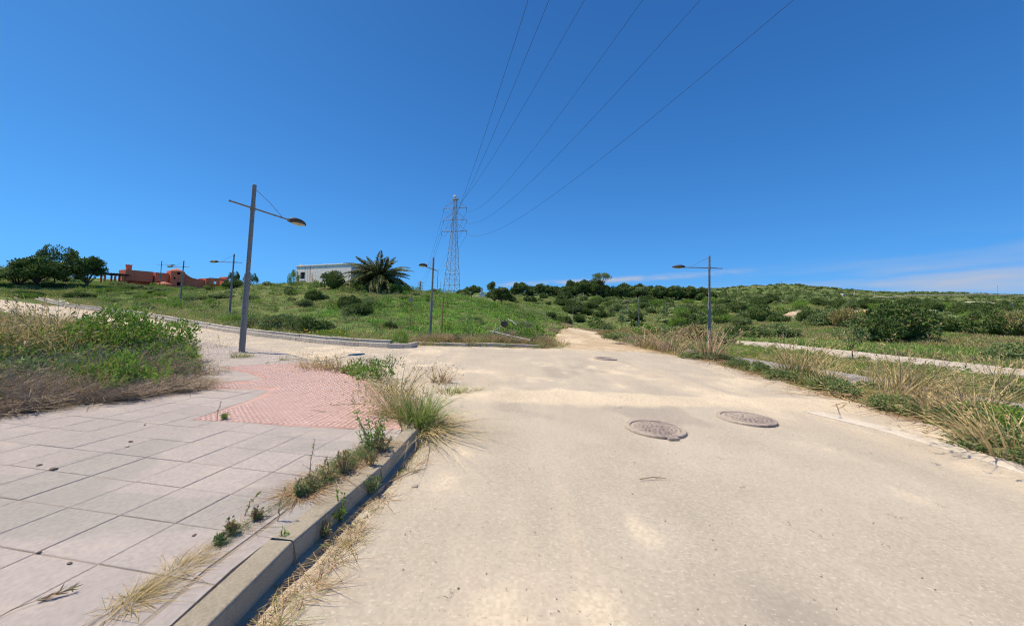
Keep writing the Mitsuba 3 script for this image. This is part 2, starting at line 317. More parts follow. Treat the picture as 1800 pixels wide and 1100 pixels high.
PAVE = Polygon([(-1.46, -9), (-1.40, 2.0), (-1.28, 2.9), (-1.17, 3.8), (-1.19, 4.25), (-1.55, 5.1), (-1.92, 5.8), (-2.65, 7.0), (-3.5, 7.85), (-4.7, 9.05), (-6.55, 10.75), (-9.5, 12.25), (-14, 14.8), (-22, 19.2), (-22.8, 17.9), (-14, 13.1), (-10.2, 10.9), (-7.4, 8.9), (-5.9, 7.2), (-5.1, 6.0), (-5.25, 5.3), (-5.6, 4.6), (-6.6, 3.9), (-8.4, 3.2), (-12, 2.4), (-12, -9)])
WALK = Polygon([(8.1, -9), (8.1, 5.9), (8.15, 8), (8.0, 14.5), (7.9, 22), (9.0, 22), (9.2, 14.5), (9.75, 9.2), (9.7, 6), (9.7, -9)])
taken['dirt_track'] = 0
PATH = Polygon([(15.75, -9), (15.75, 11.4), (15.6, 27.4), (17.2, 29.2), (19.0, 27.7), (19.6, 16.2), (19.7, 11), (19.7, -9)])
ISLE_WALK = LineString([(-60, 48.5), (-47.5, 41.6), (-21.6, 26.0), (-13.2, 20.2), (-8.6, 17.6), (-5.8, 16.4)]).buffer(0.75)


def signed(poly, x, y):
    """Metres outside the outline (negative inside)."""
    pts = shapely.points(np.stack([x, y], -1))
    d = shapely.distance(poly.exterior, pts)
    return np.where(shapely.contains(poly, pts), -d, d)


def step01(a, b, x):
    t = np.clip((x - a) / (b - a), 0, 1)
    return t * t * (3 - 2 * t)


def base_height(x, y):
    x, y = np.asarray(x, float), np.asarray(y, float)
    z = _fit(np.stack([x.ravel(), y.ravel()], -1)).reshape(x.shape)
    return z


_gx, _gy = np.meshgrid(GX, GY, indexing='ij')
_B = base_height(_gx, _gy)
from scipy.ndimage import gaussian_filter
_w = step01(45, 80, np.hypot(_gx, _gy))
_Bs = gaussian_filter(_B, 3.0) * (1 - _w) + gaussian_filter(_B, 0.8) * _w
_flat = step01(10, 15, np.hypot((_gx - 1) / 1.15, _gy - 2) - 1.0)      # level round the junction
_Bs = _Bs * _flat
BASE = RegularGridInterpolator((GX, GY), _Bs, bounds_error=False, fill_value=0.0)
B = lambda x, y: BASE(np.stack([np.asarray(x, float), np.asarray(y, float)], -1))
_near = (_gx > -66) & (_gx < 40) & (_gy > -10) & (_gy < 95)
_sd = np.full(_gx.shape, 50.0)
_all = unary_union([ROAD, TRACK, PAVE, WALK, PATH])
_pts = shapely.points(np.stack([_gx[_near], _gy[_near]], -1))
_sd[_near] = np.where(shapely.contains(_all, _pts), -1, 1) * shapely.distance(_all.boundary, _pts)
_p3 = np.stack([_gx, _gy, _gx * 0], -1)
_r = np.hypot(_gx, _gy)
rough = (meshkit.fbm(_p3 * 0.45, 3, 2) - 0.5) * 0.34 + (meshkit.fbm(_p3 * 1.7, 2, 4) - 0.5) * 0.12
rough = rough + (meshkit.fbm(_p3 * 0.06, 4, 6) - 0.5) * 3.0 * step01(60, 160, _r) + (meshkit.fbm(_p3 * 0.014, 3, 9) - 0.5) * 9.0 * step01(150, 400, _r) * 0.45
_Z = _Bs + rough * step01(0.1, 4.0, _sd) + 0.02 * (meshkit.noise(_p3 * 2.0, 1) - 0.5) * step01(-.2, .3, _sd) - 0.07 * step01(0.25, -0.25, _sd) + 0.05 * step01(0.1, 0.8, _sd)
_inpave = np.zeros(_gx.shape, bool)
_inpave[_near] = shapely.contains(PAVE.buffer(0.3), _pts)
GROUND = RegularGridInterpolator((GX, GY), _Z, bounds_error=False, fill_value=0.0)
G = lambda x, y: GROUND(np.stack([np.asarray(x, float), np.asarray(y, float)], -1))
g1 = lambda x, y: float(G(x, y))


def grid_faces(nx, ny):
    i, j = np.meshgrid(np.arange(nx - 1), np.arange(ny - 1), indexing='ij')
    a = i * ny + j
    return np.stack([a, a + ny, a + ny + 1, a + 1], -1).reshape(-1, 4)


_v = np.stack([_gx, _gy, _Z], -1).reshape(-1, 3)
scene['ground'] = mikit.ply((_v, grid_faces(len(GX), len(GY))), 'ground_earth', smooth=True)
tag('ground', 'rough grassy and earthy ground of the slopes and verges', kind='structure')


def sheet(key, poly, mat, lift, step, rough_amp=0.0, sink=0.30, seed=3, extra=None, reach=1.2):
    """A loose surface laid on the ground; its edge dives under the soil outside the outline, so that it ends raggedly."""
    x0, y0, x1, y1 = poly.bounds
    xs, ys = np.arange(x0 - reach, x1 + reach + step, step), np.arange(y0 - reach, y1 + reach + step, step)
    gx, gy = np.meshgrid(xs, ys, indexing='ij')
    d = signed(poly, gx.ravel(), gy.ravel()).reshape(gx.shape)
    p = np.stack([gx, gy, gx * 0], -1)
    d = d + (meshkit.fbm(p * 1.1, 3, seed) - 0.5) * 0.5 * (sink > 0)
    z = B(gx, gy) + lift + rough_amp * (meshkit.fbm(p * 1.4, 4, seed + 1) - 0.5) - sink * step01(-0.05, 0.7, d)
    if extra is not None: z = z + extra(gx, gy)
    f = grid_faces(len(xs), len(ys))
    keep = (d.ravel()[f] < 0.9 * min(reach, 1.0)).all(1) if sink > 0 else (d.ravel()[f] < 0.0).all(1)
    m = trimesh.Trimesh(np.stack([gx, gy, z], -1).reshape(-1, 3), np.vstack([f[keep][:, [0, 1, 2]], f[keep][:, [0, 2, 3]]]), process=False)
    m.remove_unreferenced_vertices()
    scene[key] = mikit.ply((np.array(m.vertices), np.array(m.faces)), mat, smooth=True)


def road_relief(x, y):
    ridge = 0.045 * np.exp(-((y - 6.85 - 0.25 * np.sin(x * 1.3)) / 0.45) ** 2) * step01(-1.2, 0.3, x) * step01(7.2, 5.8, x)
    kx = np.interp(y, [-9, 2, 2.9, 3.75, 4.3], [-1.35, -1.24, -1.12, -1.0, -1.02])
    gap = -0.04 * step01(0.12, 0.06, x - kx + 0.012 * np.sin(y * 7) + 0.008 * np.sin(y * 23)) * (y < 4.4)
    wave = 0.02 * (meshkit.fbm(np.stack([x * 0.5, y * 0.5, x * 0], -1), 3, 12) - 0.5)
    return (ridge + wave + gap) * step01(25, 12, np.hypot(x, y))


sheet('road', ROAD, 'road_dust', 0.0, 0.12, 0.012, 0.16, 5, road_relief, 0.7)
tag('road', 'sand-covered asphalt road and side road at the junction', kind='structure')
sheet('dirt_track', TRACK, 'track_dirt', 0.03, 0.25, 0.08, 0.35, 8)
tag('dirt_track', 'pale dirt track running down into the valley', kind='structure')
sheet('path', PATH, 'path_concrete', 0.14, 0.25, 0.03, 0.25, 9)
tag('path', 'pale concrete path between the weeds on the right', kind='structure')
sheet('pavement_right', WALK, 'walk_grey', 0.09, 0.2, 0.03, 0.25, 10)
tag('pavement_right', 'weathered grey pavement half overgrown with dry grass', kind='structure')
sheet('pavement_far', ISLE_WALK, 'pale_concrete', 0.10, 0.25, 0.04, 0.35, 11)
tag('pavement_far', 'broken pale pavement strip at the foot of the mound', kind='structure')

# the paved corner: bed, slabs, red tactile tiles
def flat_poly(poly, z):
    v, f = trimesh.creation.triangulate_polygon(poly, engine='earcut')
    return np.c_[v, np.full(len(v), z)], f


scene['pavement'] = mikit.ply(flat_poly(PAVE, 0.1262), 'joint_soil')
tag('pavement', 'grey slab pavement of the near corner with red tactile paving', kind='structure')
TACTILE = Polygon([(-3.68, 4.39), (-2.96, 4.36), (-2.48, 4.3), (-1.75, 4.27), (-1.2, 4.3), (-1.55, 5.1), (-1.92, 5.8), (-2.65, 7.0), (-3.5, 7.85), (-4.2, 8.5), (-4.75, 8.85), (-5.42, 8.69), (-6.21, 7.98), (-5.29, 7.49), (-4.55, 6.95), (-4.55, 6.75), (-5.3, 6.28), (-5.0, 5.92), (-3.85, 6.05), (-3.68, 5.43)])
BORDER = LineString([(-1.60, -9), (-1.54, 2.0), (-1.43, 2.9), (-1.33, 3.8), (-1.34, 4.2)])       # the weedy joint along the kerb
_half = Polygon([(-1.58, -9), (-1.53, 2.0), (-1.42, 2.9), (-1.32, 3.8), (-1.33, 4.3), (-1.9, 5.3), (-2.3, 6.0), (-3, 7.1), (-3.9, 8.1), (-5, 9.2), (-6.8, 10.5), (-14, 14.6), (-23, 19.2), (-23, 17), (-12.3, 8), (-12.3, -9)])
ang = math.radians(-9.3)
R2 = rot2(ang)
SL, SM = 0.418, 0.378
cells = []
for i in range(-32, 36):
    for j in range(-26, 50):
        o = R2 @ np.array([i * SL, j * SM]) + np.array([-2.094, 2.004])
        if not (-11 < o[0] < 0 and -1 < o[1] < 15): continue
        q = [R2 @ np.array(c) * 1.0 + o for c in ((0.0035, 0.0035), (SL - 0.0035, 0.0035), (SL - 0.0035, SM - 0.0035), (0.0035, SM - 0.0035))]
        c = Polygon(q).intersection(PAVE).difference(TACTILE.buffer(0.004))
        a, b = c.intersection(_half), c.difference(_half.buffer(0.025))
        for g in (a, b):
            for s in getattr(g, 'geoms', [g]):
                if s.geom_type == 'Polygon' and s.area > 0.006: cells.append(s)
_rs = random.Random(4)
def seen(s):
    c = s.centroid
    return abs(c.x) / max(c.y, .1) < 1.55 and c.y > 1.3 and not (c.x < -5.6 and c.y > 3.2)
cells.sort(key=lambda s: (not seen(s), math.hypot(s.centroid.x, s.centroid.y)))
_far = []
for n, s in enumerate(cells):
    top = 0.130 + _rs.uniform(-0.0022, 0.0022)
    s2 = s.simplify(0.004)
    pieces = [s2] if s2.convex_hull.area < s2.area * 1.01 else [shapely.Polygon(t) for t in (np.array(t.exterior.coords) for t in shapely.ops.triangulate(s2)) if s2.buffer(.003).contains(shapely.Polygon(t))]
    if not pieces: continue
    m = join([slab_mesh(t, 0.08, top, 0.003 if len(pieces) == 1 else 0.0005) for t in pieces])
    if n < 290 and seen(s):
        part('pavement', 'slab', mikit.ply(m, f'paving_grey_{_rs.choice((0, 1, 1, 2, 3))}'))
    else:
        _far.append(m)
scene['pavement__slab_field'] = mikit.ply(join(_far), 'paving_grey_1')
tag('pavement__slab_field', kind='stuff')

TL = 0.20


def tactile_tile():
    parts = [slab_mesh(Polygon([(0.003, 0.003), (TL - .003, 0.003), (TL - .003, TL - .003), (0.003, TL - .003)]), -0.05, 0.0, 0.002)]
    s = TL / 3
    for i in range(3):
        for j in range(3):
            c = np.array([(i + .5) * s, (j + .5) * s]); a, b = s * .36, s * .25
            v = np.array([[c[0] + x, c[1] + y, 0.0] for x, y in ((-a, -a), (a, -a), (a, a), (-a, a))] + [[c[0] + x, c[1] + y, 0.008] for x, y in ((-b, -b), (b, -b), (b, b), (-b, b))])
            f = np.array([[0, 1, 5], [0, 5, 4], [1, 2, 6], [1, 6, 5], [2, 3, 7], [2, 7, 6], [3, 0, 4], [3, 4, 7], [4, 5, 6], [4, 6, 7]])
            parts.append((v, f))
    return join(parts[:1]), join(parts[1:])


TILE, STUDS = mikit.ply(tactile_tile()[0], 'paving_red'), mikit.ply(tactile_tile()[1], 'paving_red_worn')
tiles = []
R3 = rot2(math.radians(-3))
_edge = []
for i in range(-30, 30):
    for j in range(-5, 40):
        o = R3 @ np.array([i * TL, j * TL]) + np.array([-3.66, 4.40])
        sq = Polygon([R3 @ np.array(c) + o for c in ((0, 0), (TL, 0), (TL, TL), (0, TL))])
        k = sq.intersection(TACTILE)
        if k.area > sq.area * 0.985: tiles.append(o)
        elif k.area > 0.003:
            for s in getattr(k, 'geoms', [k]):
                if s.geom_type == 'Polygon' and s.area > .002: _edge.append(s.buffer(-0.002))
tiles.sort(key=lambda o: math.hypot(*o))
def tile_at(o): return T().translate([float(o[0]), float(o[1]), 0.1285 + _rs.uniform(-.001, .001)]).rotate([0, 0, 1], -3)
_rest = []
for n, o in enumerate(tiles):
    if n < 300:
        m = tile_at(o); part(part('pavement', 'tactile_tile', placed(TILE, m)), 'studs', placed(STUDS, m))
    else:
        v, f = join(tactile_tile()); _rest.append((np.c_[v[:, :2] @ R3.T + o, v[:, 2] + 0.1285], f))
for s in _edge:
    if s.is_empty: continue
    h = s.convex_hull
    _rest.append(slab_mesh(h, 0.08, 0.1285, 0.001))
    for i in range(-4, 90):
        pass
scene['pavement__cut_tile'] = mikit.ply(join(_rest), 'paving_red')
tag('pavement__cut_tile', kind='stuff')

# kerbs: each stone a part
def kerb_run(key, label, line, width, z_top, z_bot, length, mat='kerb_concrete', ztop_at=None, jit=0.004, ledge=0.0):
    """Kerb stones with a rounded front edge, the line being their road-side face."""
    tag(key, label, kind='structure')
    L = line.length; n = max(1, int(L / length)); rs = random.Random(7)
    for k in range(n):
        s0, s1 = k * L / n + 0.004, (k + 1) * L / n - 0.004
        a, b = np.array(line.interpolate(s0).coords[0]), np.array(line.interpolate(s1).coords[0])
        d = b - a; d /= np.linalg.norm(d) + 1e-9; nrm = np.array([-d[1], d[0]])
        zt = [z_top + rs.uniform(-jit, jit), z_top + rs.uniform(-jit, jit)]
        if ztop_at is not None: zt = [ztop_at(a) + rs.uniform(-jit, jit), ztop_at(b) + rs.uniform(-jit, jit)]
        zb = [t - (z_top - z_bot) for t in zt]
        off = rs.uniform(-jit, jit)
        prof = ([(-ledge, 'b', 0), (-ledge, 'b', z_top - z_bot - 0.128), (-0.0, 'b', z_top - z_bot - 0.122)] if ledge else [(0, 'b', 0)]) + [(0.006, 't', -0.020), (0.013, 't', -0.006), (0.024, 't', 0), (width - 0.005, 't', 0), (width, 't', -0.005), (width, 'b', 0)]
        v = []
        for e, q in ((0, a), (1, b)):
            for w, ref, dz in prof:
                xy = q + nrm * (w + off)
                v.append([xy[0], xy[1], (zt[e] if ref == 't' else zb[e]) + dz])
        m = len(prof); f = []
        for i in range(m - 1): f += [[i, m + i, m + i + 1], [i, m + i + 1, i + 1]]
        f += [[0, i + 1, i] for i in range(1, m - 1)][::1] + [[m, m + i, m + i + 1] for i in range(1, m - 1)]
        part(key, 'kerb_stone', mikit.ply((np.array(v), np.array(f)), mat, smooth=35))


taken['kerb'] = 0
kerb_run('kerb', 'concrete kerb stones along the near pavement', LineString([(-1.30, -4), (-1.24, 2.0), (-1.12, 2.9), (-1.0, 3.75), (-1.02, 4.3)]), 0.155, 0.135, -0.10, 1.0, ledge=0.045)
kerb_run('kerb_001', 'dropped kerb stones round the overgrown near corner', LineString([(-1.04, 4.36), (-1.35, 5.2), (-1.75, 5.9), (-2.5, 7.1), (-3.4, 8.0), (-4.6, 9.2), (-6.5, 10.9), (-9.5, 12.4), (-14, 15.0), (-20, 18.3)]), 0.15, 0.10, -0.15, 0.6)
FARK = LineString([(-60, 46.6), (-46.85, 38.79), (-32, 30.6), (-20.3, 23.4), (-12, 17.7), (-7.86, 15.29), (-5.6, 14.5), (-4.6, 14.2), (-4.0, 14.35), (-3.75, 14.9), (-3.85, 15.6)])
kerb_run('kerb_002', 'long pale kerb curving along the far side of the side road', FARK, 0.20, 0.16, -0.25, 1.0, 'pale_concrete', lambda q: float(B(q[0], q[1])) + 0.17, 0.012)
FARK2 = LineString([(-60.3, 47.2), (-47.2, 39.5), (-32.3, 31.2), (-20.7, 24.05), (-12.4, 18.3), (-8.1, 15.95), (-5.8, 15.2), (-4.8, 14.9)])
kerb_run('kerb_003', 'second raised edging set back behind the far kerb', FARK2, 0.18, 0.28, -0.1, 1.0, 'pale_concrete', lambda q: float(B(q[0], q[1])) + 0.26, 0.015)
kerb_run('kerb_004', 'broken pale kerb across the end of the road below the mound', LineString([(-4.3, 16.5), (-1.7, 16.75), (1.4, 17.2)]), 0.35, 0.10, -0.25, 1.0, 'pale_concrete', lambda q: float(B(q[0], q[1])) + 0.13, 0.03)
kerb_run('gutter', 'pale concrete gutter strip along the right road edge', LineString([(5.55, -2), (5.62, 2), (5.66, 4.4), (5.50, 5.6), (5.2, 6.3)]), 0.30, 0.02, -0.1, 0.9, 'gutter_pale', lambda q: 0.024, 0.003)
# ------------------------------------------------------------------ street lamps
LH = 5.25


def lamp_parts():
    pole = lathe([(0.0, -0.3), (0.085, -0.3), (0.085, 0.0), (0.085, 2.35), (0.08, 2.42), (0.062, 2.46), (0.058, LH - 0.01), (0.05, LH), (0.0, LH)], 14)
    collar = lathe([(0.0, -0.05), (0.17, -0.05), (0.17, 0.015), (0.09, 0.03), (0.0, 0.03)], 14)
    arm = join([tube([(-0.75, 0, 4.50), (0, 0, 4.50), (1.62, 0, 4.50)], [0.026, 0.028, 0.026], 8), tube([(-0.78, 0, 4.50), (-0.75, 0, 4.50)], 0.034, 8), lathe([(0.0, 4.42), (0.072, 4.42), (0.072, 4.58), (0.0, 4.58)], 12)])
    stay = tube([(0.03, 0, LH - 0.12), (0.6, 0, LH - 0.38), (1.15, 0, 4.525)], 0.008, 5)
    # the luminaire: a flat teardrop shell, wide in the middle, with a lens below
    def shell(zs, cut):
        v, f = [], []
        nu, nv = 14, 20
        for i in range(nu + 1):
            s = i / nu
            x = 1.50 + 0.74 * s
            w = 0.235 * (math.sin(math.pi * min(1, (s * 0.93 + 0.05)) ** 0.8)) ** 0.75 + 0.012
            top = 0.125 * (math.sin(math.pi * min(1, s * 0.9 + 0.07) ** 0.75)) ** 0.8 + 0.02
            for j in range(nv):
                a = 2 * math.pi * j / nv
                y, z = w * math.cos(a), math.sin(a)
                z = z * top if z > 0 else z * 0.035
                v.append((x, y, 4.50 + z))
        for i in range(nu):
            for j in range(nv):
                a, b = i * nv + j, i * nv + (j + 1) % nv
                f += [[a, b, b + nv], [a, b + nv, a + nv]]
        n = len(v); v += [(1.50, 0, 4.50), (2.24, 0, 4.50)]
        f += [[n, (j + 1) % nv, j] for j in range(nv)] + [[n + 1, nu * nv + j, nu * nv + (j + 1) % nv] for j in range(nv)]
        return np.array(v), np.array(f)
    lens = trimesh.creation.icosphere(subdivisions=2); lens.apply_scale([0.27, 0.165, 0.05]); lens.apply_translation([1.90, 0, 4.462])
    return {'pole': mikit.ply(pole, 'lamp_paint', smooth=40), 'base_plate': mikit.ply(collar, 'lamp_paint', smooth=40), 'arm': mikit.ply(arm, 'lamp_paint', smooth=40),
            'stay_cable': mikit.ply(stay, 'lamp_paint', smooth=True), 'lamp_head': mikit.ply(shell(0, 0), 'lamp_housing', smooth=45), 'lens': mikit.ply(lens, 'lamp_glass', smooth=True)}


LAMP = lamp_parts()


def street_lamp(x, y, deg, scale, label, group=None, z=None, lean=(0, 0), small=False):
    key = thing('street_lamp', label, 'street lamp', group)
    m = T().translate([x, y, g1(x, y) + 0.02 if z is None else z]).rotate([0, 1, 0], lean[0]).rotate([1, 0, 0], lean[1]).rotate([0, 0, 1], deg).scale(scale)
    for n in (('pole', 'arm', 'lamp_head') if small else ('pole', 'base_plate', 'arm', 'stay_cable', 'lamp_head')):
        part(key, n, placed(LAMP[n], m))
    if not small: scene[f'{key}__lamp_head__lens'] = placed(LAMP['lens'], m)
    return key


LG = 'street lamps along the side road'
LR = 'street lamps down the valley track'
street_lamp(*(-7.53, 10.49), 79, 0.915, 'tall grey street lamp on the near pavement corner, its head reaching out to the right', z=0.12)
street_lamp(*(-24.88, 32.80), 176, 1.0, 'grey street lamp behind the tall near one, between it and the red villa')
street_lamp(*(-39.32, 44.00), 172, 1.0, 'grey street lamp standing in front of the red villa, right of its tower')
street_lamp(*(-68.65, 72.00), 15, 1.0, 'small far street lamp in front of the left half of the red villa')
street_lamp(*(-78.23, 66.00), 100, 1.0, 'far street lamp rising between the two tree groups on the left hill')
street_lamp(*(-4.15, 19.20), 263, 0.81, 'grey street lamp at the foot of the mound in front of the pylon, seen end-on')
street_lamp(*(12.04, 22.50), 178, 1.0, 'grey street lamp on the overgrown right verge, its arm pointing left', z=0.1)
street_lamp(*(17.24, 50.00), 178, 1.0, 'thin street lamp beside the dirt track, nearest of the valley row', z=-1.1)
street_lamp(*(24.50, 82.00), 178, 1.0, 'far street lamp among the valley scrub, left one of a close pair', small=True)
street_lamp(*(28.48, 92.00), 120, 1.0, 'far street lamp among the valley scrub, right one of a close pair', small=True)
street_lamp(*(15.35, 92.00), 20, 1.0, 'far street lamp below the green field left of the dirt track', small=True)
street_lamp(*(28.25, 150.00), 170, 1.0, 'tiny far street lamp on the green field under the lone umbrella pine', small=True)
street_lamp(*(21.05, 160.00), 10, 1.0, 'tiny far street lamp low on the green field left of the umbrella pine', small=True)

# the street lamp that fell down on the slope
def fallen():
    key = thing('fallen_street_lamp', 'toppled street lamp lying on the grassy slope, its round dark head in the air', 'street lamp')
    a, b = np.array((1.01, 17.80, 0.17)), np.array((-1.05, 18.80, 0.51))
    part(key, 'pole', mikit.ply(tube([a, a * .45 + b * .55, b], [0.055, 0.045, 0.038], 10), 'galvanised', smooth=40))
    c, d = np.array((-0.90, 18.70, 0.43)), np.array((-0.32, 17.60, 0.94))
    part(key, 'arm', mikit.ply(tube([c, d], 0.026, 8), 'galvanised', smooth=40))
    v, f = lathe([(0.0, -0.045), (0.13, -0.04), (0.165, -0.01), (0.17, 0.02), (0.12, 0.06), (0.0, 0.075)], 20)
    ax = np.array([0.30, 0.92, 0.25]); ax /= np.linalg.norm(ax)
    q = trimesh.geometry.align_vectors([0, 0, 1], ax)[:3, :3]
    part(key, 'lamp_head', mikit.ply((v @ q.T + d, f), 'lamp_housing', smooth=40))
    v2, f2 = lathe([(0.0, -0.02), (0.13, -0.02), (0.13, 0.02), (0.0, 0.02)], 12)
    q2 = trimesh.geometry.align_vectors([0, 0, 1], (a - b) / np.linalg.norm(a - b))[:3, :3]
    part(key, 'base_plate', mikit.ply((v2 @ q2.T + a, f2), 'lamp_housing', smooth=40))


fallen()
k = thing('pale_rod', 'short pale rod leaning in the grass beside the toppled lamp head', 'rod')
scene[k] = mikit.ply(tube([(-0.16, 19.50, 1.13), (0.05, 19.40, 1.05), (0.30, 19.30, 0.85)], [0.02, 0.02, 0.02], 6), 'white_paint')

# rusty posts and stakes
x, y = (-6.49, 24.00)
z = g1(x, y)
k = thing('rusty_post', 'thin rusty post with a cross of small plates at its top', 'post')
part(k, 'post', mikit.ply(tube([(x, y, z - .2), (x, y, z + 1.2), (x + .01, y, z + 2.28)], 0.022, 6), 'rust'))
part(k, 'plate', mikit.ply(join([box(x - .17, x + .17, y - .05, y - .03, z + 1.86, z + 2.02, .006), box(x - .1, x + .1, y - .051, y - .032, z + 1.75, z + 1.86, .006)]), 'timber_pale'))
part(k, 'plate', mikit.ply(join([box(x - .04, x + .04, y - .056, y - .026, z + 2.02, z + 2.25, .006)]), 'timber_pale'))
x, y = (-3.80, 20.50)
z = g1(x, y)
k = thing('rusty_post', 'bare thin rusty post standing right of the end-on street lamp', 'post')
scene[k] = mikit.ply(tube([(x, y, z - .2), (x, y, z + 1.2), (x + .02, y, z + 2.25)], [.03, .028, .026], 6), 'rust')
for u, who in ((926, 'left'), (931.5, 'right')):
    pass
for (x, y), lab in (((1.15, 27.00), 'thin pale timber stake on the slope, left one of a pair'), ((1.38, 27.00), 'thin pale timber stake on the slope, right one of a pair')):
    k = thing('timber_stake', lab, 'stake'); z = g1(x, y)
    scene[k] = mikit.ply(box(x - .03, x + .03, y - .03, y + .03, z - .3, z + .85, .004), 'timber_pale')

# ------------------------------------------------------------------ lattice pylon and its cables
def pylon(x, y, z0, H, yaw, label, cat='pylon', coarse=False):
    key = thing('lattice_pylon', label, cat)
    m = T().translate([x, y, z0]).rotate([0, 0, 1], yaw).scale(H / 39.0)
    half = lambda h: np.interp(h, [0, 24.5, 27, 36.5], [2.45, 0.86, 0.74, 0.46])
    t = 0.075 if not coarse else 0.3
    cs = [(-1, -1), (1, -1), (1, 1), (-1, 1)]
    for a, b in cs:
        part(key, 'leg', placed(mikit.ply(tube([(a * half(h), b * half(h), h) for h in (0, 12, 24.5, 27, 36.5)], [t * 1.5, t * 1.4, t * 1.2, t * 1.1, t], 4), 'galvanised'), m))
    bars = []
    hs = [0, 4.6, 8.6, 11.4, 14, 16.4, 18.6, 20.6, 22.5, 24.5, 26, 27.5, 29, 30.5, 32, 33.5, 35, 36.5]
    for k, (h0, h1) in enumerate(zip(hs[:-1], hs[1:])):
        for e in range(4):
            (a, b), (c, d) = cs[e], cs[(e + 1) % 4]
            P = lambda s, h: np.array([s[0] * half(h), s[1] * half(h), h])
            r = t * (0.65 if k > 1 else 0.8)
            bars.append(tube([P((a, b), h0), P((c, d), h1)], r, 3)); bars.append(tube([P((c, d), h0), P((a, b), h1)], r, 3))
            if k in (1, 2, 9, 12, 15): bars.append(tube([P((a, b), h0), P((c, d), h0)], r * 1.2, 3))
            if k < 3 and not coarse:
                mid = (P((a, b), h0) + P((c, d), h1)) / 2
                bars.append(tube([mid, P((a, b), (h0 + h1) / 2)], r * .8, 3)); bars.append(tube([mid, P((c, d), (h0 + h1) / 2)], r * .8, 3))
    part(key, 'bracing', placed(mikit.ply(join(bars), 'galvanised'), m), kind='stuff')
    tips = []
    for h in (33.3, 28.9, 24.6):
        L = 4.7 if h > 26 else 5.1
        for s in (-1, 1):
            w = half(h)
            arm = [tube([(s * w, e * w, h), (s * L, 0, h - 0.1)], t * .9, 4) for e in (-1, 1)] + [tube([(s * w, e * w, h + 2.9), (s * L, 0, h - 0.05)], t * .75, 4) for e in (-1, 1)]
            part(key, 'crossarm', placed(mikit.ply(join(arm), 'rust_grey'), m))
            ins = lathe([(0.0, 0), (0.03, 0)] + [q for k in range(7) for q in ((0.05, -.12 - k * .16), (0.13, -.16 - k * .16), (0.05, -.2 - k * .16))] + [(0.0, -1.3)], 8)
            part(key, 'insulator', placed(mikit.ply((ins[0] + [s * L, 0, h - 0.1], ins[1]), 'cable_metal'), m))
            tips.append((s, h, (m @ mi.ScalarPoint3f(s * L, 0, h - 1.4))))
    if not coarse:
        v, f = lathe([(0.0, 36.4), (1.2, 36.4), (1.2, 36.6), (0.0, 36.6)], 8); part(key, 'platform', placed(mikit.ply((v * [1.3, .5, 1], f), 'galvanised'), m))
        s = trimesh.creation.icosphere(subdivisions=2, radius=0.62); s.apply_translation([-0.3, 0, 37.6])
        part(key, 'beacon', placed(mikit.ply(s, 'white_paint', smooth=True), m))
        part(key, 'antenna', placed(mikit.ply(join([tube([(0.2, 0, 36.5), (0.2, 0, 38.2)], .09, 4), tube([(1.3, 0, 36.5), (1.3, 0, 37.4)], .07, 4)]), 'galvanised'), m))
    return key, tips


diffuse('rust_grey', (0.30, 0.25, 0.24), rough=0.6)
px_, py_, pz_ = (-24.51, 150.00, 7.78)
_, TIPS = pylon(px_, py_, pz_ - 1.0, 43.0, -16, 'tall grey lattice pylon rising behind the grassy mound')
fx, fy, fz = (-188.95, 760.00, 28.84)
_, FTIPS = pylon(fx, fy, fz - 18, 52, -16, 'tiny far lattice pylon on the skyline right of the palm', coarse=True)
CABLE_AT = {(-1, 33.3): (4.03, 22.00, 21.31), (-1, 28.9): (1.62, 20.00, 19.44), (-1, 24.6): (0.38, 18.00, 17.61), (1, 33.3): (7.70, 22.00, 21.44), (1, 28.9): (10.31, 20.00, 19.74), (1, 24.6): (13.31, 17.00, 17.16)}
CABLE_NOTE = {(-1, 33.3): 'third overhead cable from the left where the lines leave the picture', (-1, 28.9): 'second overhead cable from the left at the top', (-1, 24.6): 'leftmost overhead cable at the top of the sky',
              (1, 33.3): 'fourth overhead cable from the left, from the top right crossarm', (1, 28.9): 'fifth overhead cable from the left, second from the right', (1, 24.6): 'rightmost overhead cable, from the lowest right crossarm'}
for (s, h, tip), (_, _, far) in zip(TIPS, FTIPS):
    tip, far = np.array([tip.x, tip.y, tip.z]), np.array([far.x, far.y, far.z])
    via = np.array(CABLE_AT[(s, h)])
    k = thing('power_cable', CABLE_NOTE[(s, h)], 'cable', None)
    # near span: from the crossarm over the road and on behind the camera, a parabola through the known overhead point
    d = via[:2] - tip[:2]; D = np.linalg.norm(d); slope = (via[2] - tip[2]) / D
    c = 0.00095
    ts = np.linspace(0, D * 1.9, 90)
    xy = tip[:2] + np.outer(ts / D, d)
    z = tip[2] + ts * slope + c * ts * (ts - D)
    part(k, 'near_span', mikit.ply(tube(np.c_[xy, z], np.interp(ts, [0, D * .7, D], [0.032, 0.016, 0.011]), 5), 'cable_metal', smooth=True))
    q = np.linspace(0, 1, 50)
    pts = tip + np.outer(q, far - tip); pts[:, 2] -= 4 * 14 * q * (1 - q)
    part(k, 'far_span', mikit.ply(tube(pts, 0.035, 4), 'cable_metal', smooth=True))
for u, Y, hh, lab in ((768, 190, 14, 'thin mast on the skyline just left of the big pylon'), (774, 230, 9, 'shorter thin mast beside the left pylon leg on the skyline')):
    p = np.array((-38.47, 190.00, 8.62)) if u == 768 else np.array((-44.45, 230.00, 10.19))
    k = thing('mast', lab, 'mast'); scene[k] = mikit.ply(tube([p - [0, 0, 4], p + [0, 0, hh]], [.2, .12], 5), 'galvanised')

